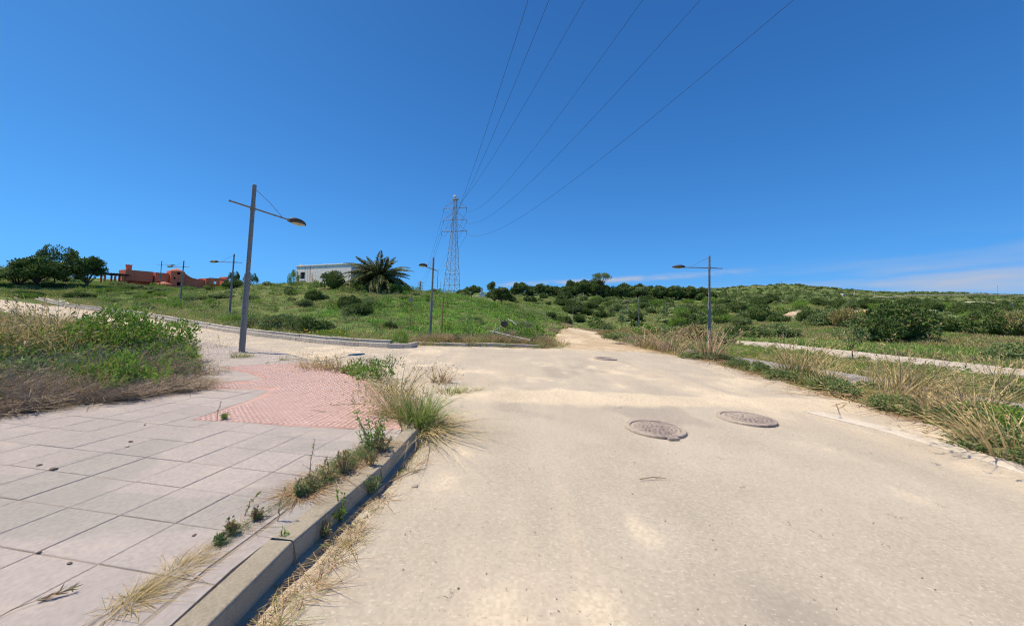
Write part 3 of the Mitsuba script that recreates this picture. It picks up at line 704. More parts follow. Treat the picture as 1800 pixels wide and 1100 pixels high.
# ------------------------------------------------------------------ buildings
def prism(plan, z0, z1):
    p = Polygon(plan)
    m = trimesh.creation.extrude_polygon(p, z1 - z0, engine='earcut'); m.apply_translation([0, 0, z0])
    return np.array(m.vertices), np.array(m.faces)


def wall_with_holes(w, h, holes, th):
    """An upright wall in the xz plane (x 0..w, z 0..h, y 0..th) with openings."""
    p = Polygon([(0, 0), (w, 0), (w, h), (0, h)])
    for x0, x1, z0, z1 in holes: p = p.difference(shapely.box(x0, z0, x1, z1))
    ms = [trimesh.creation.extrude_polygon(g, th, engine='earcut') for g in getattr(p, 'geoms', [p])]
    m = trimesh.util.concatenate(ms); v = np.array(m.vertices)
    return np.stack([v[:, 0], th - v[:, 2], v[:, 1]], -1), np.array(m.faces)[:, ::-1]


# white house on the mound: local x along its front, y into the depth
hx, hy, hz = (-38.72, 66.00, 5.38)
HM = T().translate([hx, hy, hz - 0.15]).rotate([0, 0, 1], -29)
k = thing('white_house', 'low flat-roofed white house with rust-streaked wall on the mound', 'house')
W_, H_ = 14.8, 3.1
fr = wall_with_holes(W_, H_, [(1.32, 2.62, 1.0, 2.12)], 0.3)
part(k, 'wall', placed(mikit.ply(join([fr, box(0, 0.3, 0.302, 7, 0, H_), box(W_ - .3, W_, 0.302, 7, 0, H_), box(0.3, W_ - .3, 6.7, 7, 0, H_)]), 'white_wall'), HM))
part(k, 'roof', placed(mikit.ply(join([box(-.12, W_ + .12, -.12, 7.12, H_ + .003, H_ + 0.2, .03), box(-.02, .35, .5, .9, H_ + .2, H_ + .55, .02)]), 'white_paint'), HM))
wk = part(k, 'window', placed(mikit.ply(box(1.3, 2.64, .2, .25, .98, 2.14), 'dark_void'), HM))
part(wk, 'frame', placed(mikit.ply(join([box(1.22, 1.32, -.03, .06, .9, 2.22), box(2.62, 2.72, -.03, .06, .9, 2.22), box(1.32, 2.62, -.03, .06, 2.12, 2.22), box(1.32, 2.62, -.03, .06, .9, 1.0)]), 'white_paint'), HM))
part(wk, 'grille', placed(mikit.ply(join([tube([(1.42 + .16 * i, -.06, 1.0), (1.42 + .16 * i, -.06, 2.12)], .018, 4) for i in range(8)] + [tube([(1.32, -.06, zz), (2.62, -.06, zz)], .018, 4) for zz in (1.25, 1.6, 1.9)]), 'cable_metal'), HM))
part(wk, 'sill', placed(mikit.ply(box(1.0, 2.9, -.16, .02, .52, .62, .01), 'walk_grey'), HM))

# red villa: local x to the right as seen, y away; 1 unit = 1 metre
vx, vy, vz = (-117.45, 112.00, 4.81)
VM = T().translate([vx, vy, vz + 0.35]).rotate([0, 0, 1], 60).scale([0.70, 0.70, 0.82])
V = lambda mesh, mat='villa_render': placed(mikit.ply(mesh, mat), VM)
k = thing('red_villa', 'rambling terracotta red villa with tower and terraces on the left hill', 'house')
E0 = -3.2
part(k, 'wall', V(join([prism([(0, 0), (9.0, 0), (9.0, 9), (0, 9)], 2.6, 6.6), prism([(0.2, 2.6), (9.0, 2.6), (9.0, 9), (0.2, 9)], E0, 2.6), prism([(0.2, .2), (.9, .2), (.9, 2.6), (.2, 2.6)], E0, 2.6), prism([(8.2, .2), (9, .2), (9, 2.6), (8.2, 2.6)], E0, 2.6)])), 'left terracotta block with upper floor jutting over a porch')
part(k, 'wall', V(join([prism([(9.4, -1.6), (14.0, -1.6), (14.0, 8), (9.4, 8)], 3.0, 6.4), prism([(9.4, 1.4), (14, 1.4), (14, 8), (9.4, 8)], E0, 3.0), prism([(9.4, -1.6), (10.2, -1.6), (10.2, 1.4), (9.4, 1.4)], E0, 3.0)])))
tw = part(k, 'tower', V(prism([(14.2, -3.2), (18.6, -3.2), (19.6, -2.2), (19.6, 2.4), (14.2, 2.4)], E0, 7.5)))
part(tw, 'dome', V((lambda r: (r[0] + [16.9, -.4, 7.5], r[1]))(lathe([(2.5, 0), (2.1, .45), (1.2, .85), (.4, 1.1), (0, 1.3)], 16)), 'villa_roof'))
for x0, z0, w, h in ((16.4, 6.2, 1.0, .9), (16.6, 1.8, 1.3, 1.4), (15.2, 4.2, .6, .9)):
    wk = part(k, 'window', V(box(x0, x0 + w, -3.26, -3.22, z0, z0 + h), 'dark_void'))
    part(wk, 'sill', V(box(x0 - .1, x0 + w + .1, -3.38, -3.2, z0 - .12, z0), 'villa_roof'))
slope = Polygon([(19.6, E0), (28.0, E0), (28.0, 4.9), (26.0, 4.9), (22.8, 5.4), (21.2, 6.2), (19.6, 7.3)])
m_ = trimesh.creation.extrude_polygon(slope, 6, engine='earcut'); v_ = np.array(m_.vertices)
part(k, 'wing_wall', V((np.stack([v_[:, 0], 5 - v_[:, 2], v_[:, 1]], -1), np.array(m_.faces)[:, ::-1])), 'long wall whose top slopes down from the tower')
part(k, 'ledge', V(box(20.2, 22.4, -1.5, -.9, 5.2, 5.45), 'villa_roof'))
part(k, 'wall', V(join([prism([(28.0, -2.5), (29.0, -2.5), (29, 6), (28, 6)], E0, 5.6), box(26.5, 32, 1.5, 2.2, 4.9, 5.5)])))
arch = wall_with_holes(8.6, 8.6, [(2.2, 3.4, 6.2, 7.2), (4.6, 6.6, 5.7, 7.6), (2.6, 5.0, .6, 3.0)], .7)
part(k, 'arched_wall', V((arch[0] + [29.2, -2.0, E0 + .6], arch[1])), 'right end wall with openings showing the sky')
part(k, 'wall', V(join([prism([(37.0, -1.28), (37.8, -1.28), (37.8, 7), (37.0, 7)], E0, 7.0), prism([(29.2, 3), (37, 3), (37, 7), (29.2, 7)], E0, 3.6)])))
part(k, 'terrace', V(box(29.0, 36.6, -3.4, -2.05, 3.2, 3.5), 'ochre_rail'))
part(k, 'railing', V(join([box(29.0, 36.6, -3.4, -3.3, 4.3, 4.42), box(29.0, 36.6, -3.4, -3.3, 3.9, 3.98)] + [box(29.0 + i * 1.08, 29.12 + i * 1.08, -3.39, -3.31, 3.5, 4.3) for i in range(8)]), 'ochre_rail'))
part(k, 'porch_roof', V((lambda r: (r[0] + [11.2, -6.0, 1.9], r[1]))(lathe([(2.5, 0), (2.1, .35), (1.2, .7), (.4, .9), (0, 1.0)], 16)), 'villa_roof'))
part(k, 'porch_wall', V(prism([(9, -8), (13.4, -8), (13.4, -4), (9, -4)], E0, 1.9)))
ck = part(k, 'chimney', V(box(0.9, 2.6, 3.0, 4.4, 6.6, 8.5, .05)))
part(ck, 'cap', V(box(.7, 2.8, 2.8, 4.6, 8.5, 8.7, .04)))
k = thing('pergola', 'dark flat pergola roof on red posts at the left end of the villa', 'pergola')
part(k, 'roof', V(join([box(-7.6, 0.6, -2, 4, 4.3, 4.75), box(-8.0, 1.0, -2.2, -2.0, 4.2, 4.5), box(-8.0, 1.0, 4, 4.2, 4.2, 4.5)] + [box(-7.6 + i * .9, -7.4 + i * .9, -2.6, 4.6, 4.75, 4.9) for i in range(9)]), 'dark_timber'))
for x0 in (-6.6, -3.6, -1.2):
    for y0 in (-1.8, 3.2): part(k, 'post', V(box(x0, x0 + .55, y0, y0 + .55, E0, 4.2)))
# small white house on the skyline, huts and heaps in the valley
x, y, z = (-12.35, 150.00, 7.03)
k = thing('white_cottage', 'small white cottage with a chimney among trees on the skyline right of the pylon', 'house')
CM = T().translate([x, y, z - 1.5]).rotate([0, 0, 1], -20)
part(k, 'wall', placed(mikit.ply(join([box(-1, 7, 0, 6, -2, 3.0), box(-5, -1, 1, 6, -2, 1.9)]), 'white_wall'), CM))
part(k, 'roof', placed(mikit.ply(join([box(-1.2, 7.2, -.2, 6.2, 3.003, 3.25, .03), box(-5.2, -1.0, .8, 6.2, 1.9, 2.1, .03)]), 'white_paint'), CM))
part(k, 'chimney', placed(mikit.ply(join([lathe([(.9, 3.25), (.7, 4.3), (.35, 5.6), (0.0, 5.7)], 8)]), 'white_paint'), CM))
part(k, 'window', placed(mikit.ply(box(2, 3.2, -.05, -.01, .8, 2.0), 'dark_void'), CM))
for (x, y, z), w, h, lab, mat in (((312.58, 335.00, 23.01), 7, 1.8, 'long low orange site hut under the far hillside poles', 'orange_paint'), ((114.70, 118.00, 3.96), 1.5, 0.8, 'small red-orange hut at the end of the pale sand strip in the valley', 'orange_paint'), ((139.77, 140.00, 5.19), 1.8, .8, 'low orange hut just behind the big round bush in the valley', 'orange_paint'), ((310.79, 345.00, 25.95), 0.9, 2.4, 'tiny pale grey hut left of the long orange hut', 'galvanised')):
    k = thing('hut', lab, 'hut'); z = g1(x, y)
    part(k, 'wall', mikit.ply(box(x - w, x + w, y, y + 3, z - 2, z + h), mat))
    v, f = prism([(-w * 1.08, 0), (w * 1.08, 0), (0, h * .35)], 0, 3.4)
    part(k, 'roof', mikit.ply((np.stack([v[:, 0] + x, v[:, 2] + y - .2, v[:, 1] + z + h + .003], -1), f), mat))
for (x, y, z), hh, lab in (((311.54, 335.00, 22.46), 9, 'pale utility pole above the long orange hut'), ((339.54, 345.00, 25.83), 8, 'pale utility pole where the guard rail begins'), ((291.84, 400.00, 31.29), 10, 'thin pale pole on the big hill'), ((223.82, 165.00, 9.57), 5.2, 'pale pole standing low by the right edge of the picture'), ((244.31, 400.00, 32.19), 8, 'thin pale pole low on the left end of the big hill'), ((685.62, 520.00, 49.54), 14, 'thin mast on the far right skyline')):
    k = thing('utility_pole', lab, 'pole')
    zz = g1(x, y)
    part(k, 'pole', mikit.ply(tube([(x, y, zz - 2), (x, y, zz + hh)], [.28, .18] if y > 250 else [.14, .09], 6), 'pale_concrete'))
    part(k, 'crossbar', mikit.ply(box(x - .9, x + .9, y - .09, y + .09, zz + hh - 1.0, zz + hh - .8), 'pale_concrete'))
k = thing('guard_rail', 'long pale guard rail along the far road across the right hillside', 'guard rail')
gl = LineString([(325.61, 338.00), (379.07, 352.00), (434.29, 362.00), (483.63, 370.00), (543.36, 380.00)])
gp = [gl.interpolate(t, normalized=True).coords[0] for t in np.linspace(0, 1, 60)]
gz_ = gaussian_filter(np.array([g1(*p) for p in gp]), 4)
part(k, 'rail', mikit.ply(join([tube([(p[0], p[1], z + 1.5) for p, z in zip(gp, gz_)], 0.42, 4)]), 'pale_concrete'))
for p, z in list(zip(gp, gz_))[::3]: part(k, 'post', mikit.ply(tube([(p[0], p[1], z - 2.5), (p[0], p[1], z + 1.4)], .16, 4), 'pale_concrete'))
tag('dirt_track_far', None, kind='structure'); labels.pop('dirt_track_far')

BARE = []


def keep_bare(ln, w, ahead):
    c = ln.centroid; d = math.hypot(c.x, c.y)
    a = ln.buffer(w)
    BARE.append(unary_union([shapely.affinity.translate(a, -c.x / d * t, -c.y / d * t) for t in np.linspace(0, ahead, 5)]))


keep_bare(gl, 3.0, 16.0)
for q in ((311.92, 335.00), (310.12, 345.00), (114.58, 118.00), (139.59, 140.00)): keep_bare(LineString([(q[0] - 2, q[1]), (q[0] + 2, q[1])]), 2.5, 14.0)


def patch(name, pts, width, mat, lift, label):
    """A bare strip of earth lying on the hillside."""
    keep_bare(LineString(pts), width * .5 + .5, 9.0 if pts[0][1] < 200 else 25.0)
    key = numbered(name); ln = LineString(pts); n = max(6, int(ln.length / 1.5)); v = []
    for i in range(n + 1):
        s = ln.length * i / n
        a, b = np.array(ln.interpolate(max(0, s - .5)).coords[0]), np.array(ln.interpolate(min(ln.length, s + .5)).coords[0])
        d = (b - a) / (np.linalg.norm(b - a) + 1e-9); nn = np.array([-d[1], d[0]]); c = np.array(ln.interpolate(s).coords[0])
        w = width * (0.75 + 0.5 * meshkit.noise(np.array([s * .3, 1.7, len(key)]))) * min(1, 0.25 + 3 * min(i, n - i) / n)
        for e in np.linspace(-1, 1, 7):
            q = c + nn * e * w / 2
            v.append((q[0], q[1], g1(*q) + lift * (1 - abs(e) ** 2) + .12 - .5 * (abs(e) > .9)))
    scene[key] = mikit.ply((np.array(v), grid_faces(n + 1, 7)), mat, smooth=True)
    tag(key, label, kind='structure')


patch('dirt_track', [(61.66, 92.00), (71.63, 100.00), (85.38, 112.00), (103.47, 128.00)], 4.5, 'track_dirt', .5, 'pale bare track crossing the scrubby valley side')
patch('dirt_track', [(117.61, 128.00), (118.67, 126.00), (117.90, 122.00)], 4, 'track_dirt', 1.0, 'strip of bare pale sand beside the small red hut')
patch('dirt_track', [(142.17, 128.00), (143.39, 127.00), (144.97, 126.00)], 5, 'joint_soil', 1.4, 'brown heap of bare earth in the valley')
patch('dirt_track', [(320.35, 262.00), (334.42, 262.00), (351.15, 264.00)], 12, 'pale_concrete', .5, 'pale bare terrace high on the right hillside')
patch('dirt_track', [(72.95, 62.00), (74.12, 61.00), (75.30, 60.00)], 4, 'verge_soil', .3, 'dry straw-coloured clearing in the valley meadow')
# ------------------------------------------------------------------ plant forms
def unit(v): return v / (np.linalg.norm(v, axis=-1, keepdims=True) + 1e-12)


def blades(n, rad, h, w, lean, seed, segs=3, droop=0.25, bias=(0, 0), head=0.0):
    """A tuft of n curved blades; uv = (random per blade, 0 root .. 1 tip). head: seed heads at this share of the tips."""
    r = np.random.default_rng(seed)
    a = r.uniform(0, 2 * np.pi, n); d = np.sqrt(r.uniform(0, 1, n)) * rad
    base = np.stack([d * np.cos(a), d * np.sin(a), np.zeros(n) - 0.03], -1)
    az = a + r.normal(0, 0.7, n)
    L = h * r.uniform(0.45, 1.05, n)
    le = lean * r.uniform(0.3, 1.4, n) * (0.5 + d / max(rad, 1e-6))
    out = np.stack([np.cos(az), np.sin(az)], -1) * le[:, None] + np.array(bias) * r.uniform(.4, 1.2, n)[:, None]
    t = np.linspace(0, 1, segs + 1)
    hor = out[:, None] * (t ** 1.6)[None, :, None] * L[:, None, None]
    ver = L[:, None] * (t[None] - droop * np.minimum(le, 1.4)[:, None] * t[None] ** 2.5)
    p = base[:, None] + np.concatenate([hor, ver[..., None]], -1)
    side = unit(np.stack([-np.sin(az + r.normal(0, .8, n)), np.cos(az + r.normal(0, .8, n)), r.normal(0, .15, n)], -1))
    ww = w * r.uniform(.6, 1.3, n)[:, None] * (1 - t[None] ** 1.7 * 0.93)
    v = np.stack([p - side[:, None] * ww[..., None] / 2, p + side[:, None] * ww[..., None] / 2], 2)
    u = r.uniform(0, 1, n)
    uv = np.stack(np.broadcast_arrays(u[:, None, None], t[None, :, None]), -1); uv = np.broadcast_to(uv, v.shape[:3] + (2,))
    k = np.arange(segs)
    q = np.stack([2 * k, 2 * k + 1, 2 * k + 3, 2 * k + 2], -1)
    f = (np.arange(n)[:, None, None] * 2 * (segs + 1) + q[None]).reshape(-1, 4)
    V_, F_, U_ = v.reshape(-1, 3), np.vstack([f[:, [0, 1, 2]], f[:, [0, 2, 3]]]), uv.reshape(-1, 2)
    if head:
        m = r.uniform(0, 1, n) < head
        V2, F2, U2 = leaves(np.repeat(p[m][:, -1], 5, 0) - np.outer(np.tile(np.arange(5), m.sum()), [0, 0, 0.018]) * 1.0, np.repeat(unit(p[m][:, -1] - p[m][:, -2]), 5, 0), 0.045, 0.012, seed + 9, 0.5)
        F_ = np.vstack([F_, F2 + len(V_)]); V_ = np.vstack([V_, V2]); U_ = np.vstack([U_, U2])
    return V_, F_, U_


def leaves(P, N, L, W, seed, scatter=0.8):
    """A folded four-cornered leaf at each point, roughly along N."""
    r = np.random.default_rng(seed); n = len(P)
    ax = unit(unit(N) + r.normal(0, scatter, (n, 3)))
    sd = unit(np.cross(ax, r.normal(0, 1, (n, 3))))
    up = np.cross(sd, ax)
    l = L * r.uniform(.6, 1.3, (n, 1)); w = W * r.uniform(.6, 1.3, (n, 1))
    v = np.stack([P, P + ax * l * .5 - sd * w / 2 + up * w * .18, P + ax * l, P + ax * l * .5 + sd * w / 2 + up * w * .18], 1)
    f = np.arange(n)[:, None] * 4
    u = r.uniform(0, 1, n)
    uv = np.stack([np.repeat(u, 4), np.tile([0, .5, 1, .5], n)], -1)
    return v.reshape(-1, 3), np.vstack([f + [0, 1, 2], f + [0, 2, 3]]), uv


def join_uv(parts):
    vs, fs, us, n = [], [], [], 0
    for v, f, u in parts:
        vs.append(v); fs.append(f + n); us.append(u); n += len(v)
    return np.vstack(vs), np.vstack(fs), np.vstack(us)


def clump_points(K, m, size, r_rel, seed, low=0.0, hollow=0.55):
    """Points and outward directions on K leaf clumps spread through an ellipsoid of half-axes size standing on z = 0."""
    r = np.random.default_rng(seed); size = np.array(size)
    d = unit(r.normal(0, 1, (K * 3, 3))); d = d[d[:, 2] > -0.55 + low][:K]
    c = d * r.uniform(hollow, 0.86, (len(d), 1)) * size * r.uniform(.85, 1.1, (len(d), 1)) + [0, 0, size[2] * (0.9 - .4 * low)]
    rr = r_rel * size.mean() * r.uniform(.6, 1.35, len(d))
    q = unit(r.normal(0, 1, (len(d), m, 3)) + d[:, None] * 0.55)
    P = c[:, None] + q * (rr[:, None] * np.sqrt(r.uniform(.35, 1.1, (len(d), m))))[..., None] * np.array([1, 1, .85])
    P[..., 2] = np.maximum(P[..., 2], 0.02)
    return P.reshape(-1, 3), q.reshape(-1, 3), c, rr


def group(name, **children):
    scene[name] = {'type': 'shapegroup', **children}
    return name


def leafmesh(data, mat):
    v, f, u = data
    return mikit.ply((v, f), mat, uv=u)


def bush_group(name, mat, K, m, size, r_rel, L, W, seed, core=None, stems=0, low=0.0):
    P, q, c, rr = clump_points(K, m, size, r_rel, seed, low)
    data = leaves(P, q + [0, 0, .25], L, W, seed + 1)
    ch = {}
    if core:
        s = trimesh.creation.icosphere(subdivisions=1 if K < 20 else 2); v = s.vertices * ((0.70 if K < 20 else 0.48) + 0.5 * meshkit.noise(s.vertices * 2.2, seed)[:, None] - .12) * np.array(size) + [0, 0, size[2] * .78]
        v[:, 2] = np.maximum(v[:, 2], -0.1)
        data = join_uv([data, (v, np.array(s.faces), np.random.default_rng(seed).uniform(0, .45, (len(v), 2)))])
    ch['foliage'] = leafmesh(data, mat)
    if stems:
        r = np.random.default_rng(seed + 5); pt = []
        for k in r.choice(len(c), min(stems, len(c)), False):
            pt.append(tube([(r.normal(0, .08) * size[0], r.normal(0, .08) * size[1], -.1), c[k] * [.5, .5, .45], c[k]], [.022 * size[2] + .006, .014 * size[2] + .004, .004], 4, False))
        ch['stem'] = mikit.ply(join(pt), 'bark', smooth=True)
    return group(name, **ch)


def twig_data(n, size, seed, r0=0.006, forks=3, flat=0.0):
    r = np.random.default_rng(seed); pt = []
    for _ in range(n):
        a = r.uniform(0, 2 * np.pi); d = np.array([math.cos(a), math.sin(a), r.uniform(.15, 1.6) * (1 - flat) + .05]); d /= np.linalg.norm(d)
        b = np.array([r.normal(0, .3) * size[0], r.normal(0, .3) * size[1], r.uniform(0, .25) * size[2]])
        L = r.uniform(.4, 1.0)
        e1 = b + d * np.array(size) * L * .55 + r.normal(0, .05, 3) * size; e2 = e1 + (d + r.normal(0, .45, 3)) * np.array(size) * L * .45
        e1[2], e2[2] = max(e1[2], .01), max(e2[2], .01)
        pt.append(tube([b, e1, e2], [r0, r0 * .7, r0 * .35], 3, False))
        for _ in range(forks):
            s = e1 + (e2 - e1) * r.uniform(0, .7); e = s + (d + r.normal(0, .9, 3)) * np.array(size) * r.uniform(.12, .3)
            e[2] = max(e[2], .01); pt.append(tube([s, e], [r0 * .5, r0 * .25], 3, False))
    return join(pt)


def tree_group(name, mat, H, trunk_h, crown, K, m, r_rel, L, W, seed, trunk_r=0.16, bare=0.0, core=True):
    r = np.random.default_rng(seed)
    P, q, c, rr = clump_points(K, m, crown, r_rel, seed, 0.25)
    z0 = H - crown[2] * 1.85
    up = np.array([0, 0, z0])
    pt = [tube([(0, 0, -.5), (r.normal(0, .08), r.normal(0, .08), trunk_h * .5), (r.normal(0, .15), r.normal(0, .15), trunk_h)], [trunk_r * 1.25, trunk_r, trunk_r * .75], 7)]
    top = np.array([0, 0, trunk_h * .92])
    for k in range(len(c)):
        e = c[k] + up
        midp = top * .45 + e * .55 + r.normal(0, .12, 3) * crown
        pt.append(tube([top * r.uniform(.8, 1.0), midp, e], [trunk_r * .42, trunk_r * .25, trunk_r * .08], 4, False))
    data = leaves(P + up, q + [0, 0, .3], L, W, seed + 1)
    if core:
        bl = []
        for k in range(len(c)):
            s = trimesh.creation.icosphere(subdivisions=1)
            v = s.vertices * (rr[k] * (0.5 + .35 * meshkit.noise(s.vertices * 2 + k, seed)))[:, None] * [1, 1, .8] + c[k] + up
            bl.append((v, np.array(s.faces), np.tile([[r.uniform(0, .4), .5]], (len(v), 1))))
        data = join_uv([data] + bl)
    return group(name, trunk=mikit.ply(join(pt), 'bark', smooth=True), crown=leafmesh(data, mat))


def at(x, y, z=None, deg=0.0, s=1.0, dz=0.0, tilt=(0, 0)):
    s = (s, s, s) if np.isscalar(s) else s
    z = (g1(x, y) if z is None else z) + dz
    return T().translate([float(x), float(y), float(z)]).rotate([1, 0, 0], tilt[0]).rotate([0, 1, 0], tilt[1]).rotate([0, 0, 1], float(deg)).scale([float(c) for c in s])


def plant(key, grp, m):
    scene[key] = {'type': 'instance', 'shape': {'type': 'ref', 'id': grp}, 'to_world': m}
    return key


RS = np.random.default_rng(11)
# near and middle-distance forms, each in a few variants
TUFT_GREEN = [group(f'form_tuft_green_{i}', blades=leafmesh(blades(70, .16, .42, .016, .55, 20 + i), 'grass_green')) for i in range(3)]
TUFT_MIX = [group(f'form_tuft_mixed_{i}', blades=leafmesh(blades(70, .17, .46, .015, .6, 30 + i, head=.2), 'grass_mixed')) for i in range(3)]
TUFT_STRAW = [group(f'form_tuft_straw_{i}', blades=leafmesh(blades(100, .14, .75, .011, .5, 40 + i, segs=4, head=.5), 'grass_straw')) for i in range(3)]
TUFT_PLUME = [group(f'form_tuft_plume_{i}', blades=leafmesh(blades(210, .2, .75, .011, .6, 45 + i, segs=4, head=.5, bias=(.25, 0)), 'grass_straw')) for i in range(2)]
TUFT_SEED = [group(f'form_tuft_seed_{i}', blades=leafmesh(blades(110, .2, .62, .014, .5, 50 + i, head=.8), 'seed_head')) for i in range(2)]
SWARD = [group(f'form_sward_{i}', blades=leafmesh(blades(42, .45, .42, .05, .5, 60 + i, segs=2), 'grass_green')) for i in range(3)]
SWARD_LUSH = [group(f'form_sward_lush_{i}', blades=leafmesh(blades(46, .45, .42, .055, .5, 65 + i, segs=2), 'grass_lush')) for i in range(3)]
SWARD_MIX = [group(f'form_sward_mixed_{i}', blades=leafmesh(blades(42, .45, .42, .045, .55, 70 + i, segs=2), 'grass_mixed')) for i in range(3)]
SWARD_STRAW = [group(f'form_sward_straw_{i}', blades=leafmesh(blades(40, .4, .55, .035, .5, 80 + i, segs=2), 'seed_head')) for i in range(2)]
WEED = []
for i in range(3):
    P, q, c, rr = clump_points(9, 26, (.26, .26, .17), .42, 90 + i)
    WEED.append(group(f'form_weed_{i}', stem=mikit.ply(join([tube([(0, 0, -.02), e * [.5, .5, .6], e], [.004, .003, .001], 3, False) for e in c]), 'twig_grey'), foliage=leafmesh(leaves(P, q + [0, 0, .5], .075, .03, 91 + i), 'leaf_fresh')))
WEED_OLIVE = []
for i in range(2):
    P, q, c, rr = clump_points(9, 30, (.26, .26, .2), .42, 96 + i)
    WEED_OLIVE.append(group(f'form_weed_olive_{i}', stem=mikit.ply(join([tube([(0, 0, -.02), e * [.5, .5, .6], e], [.004, .003, .001], 3, False) for e in c]), 'twig_grey'), foliage=leafmesh(leaves(P, q + [0, 0, .5], .05, .016, 97 + i), 'leaf_olive')))
BUSH = {'fresh': [], 'dark': [], 'olive': [], 'ruddy': []}
for i in range(3):
    BUSH['fresh'].append(bush_group(f'form_bush_fresh_{i}', 'leaf_fresh', 30, 95, (1, .95, .58), .34, .085, .045, 100 + i, stems=12))
    BUSH['dark'].append(bush_group(f'form_bush_dark_{i}', 'leaf_dark', 30, 120, (1, 1, .62), .34, .12, .06, 110 + i, core=1, stems=8))
    BUSH['olive'].append(bush_group(f'form_bush_olive_{i}', 'leaf_olive', 28, 120, (1, 1, .55), .34, .12, .055, 120 + i, core=1, stems=8))
BUSH['ruddy'].append(bush_group('form_bush_ruddy_0', 'leaf_ruddy', 28, 120, (1, 1, .6), .34, .11, .05, 130, core=1, stems=8))
SCRUB = [bush_group(f'form_scrub_{i}', ('leaf_dark', 'leaf_olive', 'leaf_dark', 'leaf_olive')[i], 13, 15, (1, 1, .62), .38, .34, .22, 140 + i, core=1) for i in range(4)]
BRUSH = [group(f'form_brush_{i}', twig=mikit.ply(twig_data(230, (.62, .62, .42), 150 + i, .006), 'twig_grey')) for i in range(3)]
LITTER = [group(f'form_litter_{i}', straw=leafmesh(blades(46, .2, .24, .017, 2.6, 160 + i, droop=.42, segs=2), 'dead_straw')) for i in range(3)]
LITTER_THIN = [group(f'form_litter_thin_{i}', straw=leafmesh(blades(13, .22, .30, .016, 2.4, 260 + i, droop=.42, segs=3), ('dead_straw', 'leaf_ruddy', 'dead_straw', 'grass_straw')[i])) for i in range(4)]
TREE = [tree_group('form_tree_round_0', 'leaf_dark', 6.5, 2.2, (3.0, 3.0, 2.4), 26, 95, .36, .42, .24, 170),
        tree_group('form_tree_round_1', 'leaf_dark', 7.0, 2.4, (2.7, 2.9, 2.7), 24, 95, .36, .42, .24, 171),
        tree_group('form_tree_tall_0', 'leaf_dark', 8.0, 2.6, (2.2, 2.2, 3.1), 24, 95, .36, .42, .22, 172),
        tree_group('form_tree_olive_0', 'leaf_olive', 6.0, 2.0, (2.8, 2.8, 2.1), 24, 95, .36, .40, .2, 173)]
OPEN_TREE = tree_group('form_tree_open', 'leaf_dark', 6.2, 2.4, (3.3, 3.0, 1.9), 30, 130, .26, .34, .14, 175, .15, core=False)

# the stone pine on the skyline: a flat open umbrella
def stone_pine(name):
    r = np.random.default_rng(5); pts, pt = [], [tube([(0, 0, -1), (.2, 0, 4), (.1, .1, 8.2)], [.42, .34, .26], 8)]
    for k in range(26):
        a = r.uniform(0, 6.28); d = 5.4 * math.sqrt(r.uniform(.02, 1)); c = np.array([d * math.cos(a), d * math.sin(a) * .9, 10.0 + 3.6 * math.sqrt(max(0, 1 - (d / 5.9) ** 2)) + r.normal(0, .3)])
        if k < 3: c = np.array([4.6 + k * .8, r.normal(0, 1), 9.6 + r.normal(0, .2)])
        pt.append(tube([(.1, .1, 7.4 + r.uniform(0, .8)), c * [.5, .5, 0] + [0, 0, 9.3], c], [.15, .1, .04], 4, False))
        q = unit(r.normal(0, 1, (150, 3)) + [0, 0, .4]); P = c + q * r.uniform(.5, 1.05, (150, 1)) * [1.5, 1.5, 1.1]
        pts.append((P, q))
    P, q = np.vstack([p[0] for p in pts]), np.vstack([p[1] for p in pts])
    return group(name, trunk=mikit.ply(join(pt), 'bark', smooth=True), crown=leafmesh(leaves(P, q + [0, 0, .5], .55, .2, 6), 'leaf_olive'))


PINE = stone_pine('form_stone_pine')

# ------------------------------------------------------------------ trees and shrubs that can be told apart
def stand(name, label, cat, grp, x, y, s, group_=None, deg=None, dz=-0.08, z=None):
    return plant(thing(name, label, cat, group_), grp, at(x, y, z, RS.uniform(0, 360) if deg is None else deg, s, dz))


# left hill: the open-crowned trees beside the far lamp
for (x, y), s, f, lab in (((-76.13, 57.00), (1.05, 1.0, .78), TREE[3], 'dense low tree at the left end of the left hill'), ((-74.62, 58.00), (1.25, 1.1, .88), TREE[1], 'broad dark tree second from the left on the left hill'), ((-75.48, 61.00), (.75, .8, 1.15), OPEN_TREE, 'open-crowned tree whose flat top tier stands above the left hill group'),
                           ((-71.39, 62.00), (.85, .85, .85), TREE[2], 'separate dark tree right of the far lamp on the left hill'), ((-79.85, 66.00), (.8, .8, .62), TREE[1], 'low dark tree closing the gap behind the far lamp')):
    stand('tree', lab, 'tree', f, x, y, s, dz=-1.75 * s[2] if f is not OPEN_TREE else -.8)
stand('tree', 'small flat-topped tree beside the second lamp, left one of two', 'tree', OPEN_TREE, *(-61.70, 82.00), (.35, .35, .72))
stand('tree', 'small flat-topped tree just right of the tall near lamp', 'tree', OPEN_TREE, *(-56.64, 80.00), (.42, .42, .70))
stand('bush', 'low dark bush at the foot of the second lamp', 'bush', BUSH['dark'][0], *(-45.15, 60.00), (1.6, 1.2, 1.3))
stand('bush', 'climbing green shrub against the left corner of the white house', 'bush', BUSH['fresh'][1], *(-35.93, 60.60), (1.0, .8, 2.1))
stand('bush', 'clipped round dark bush in front of the white house', 'bush', BUSH['dark'][1], *(-27.34, 56.50), (1.95, 1.5, 2.3))
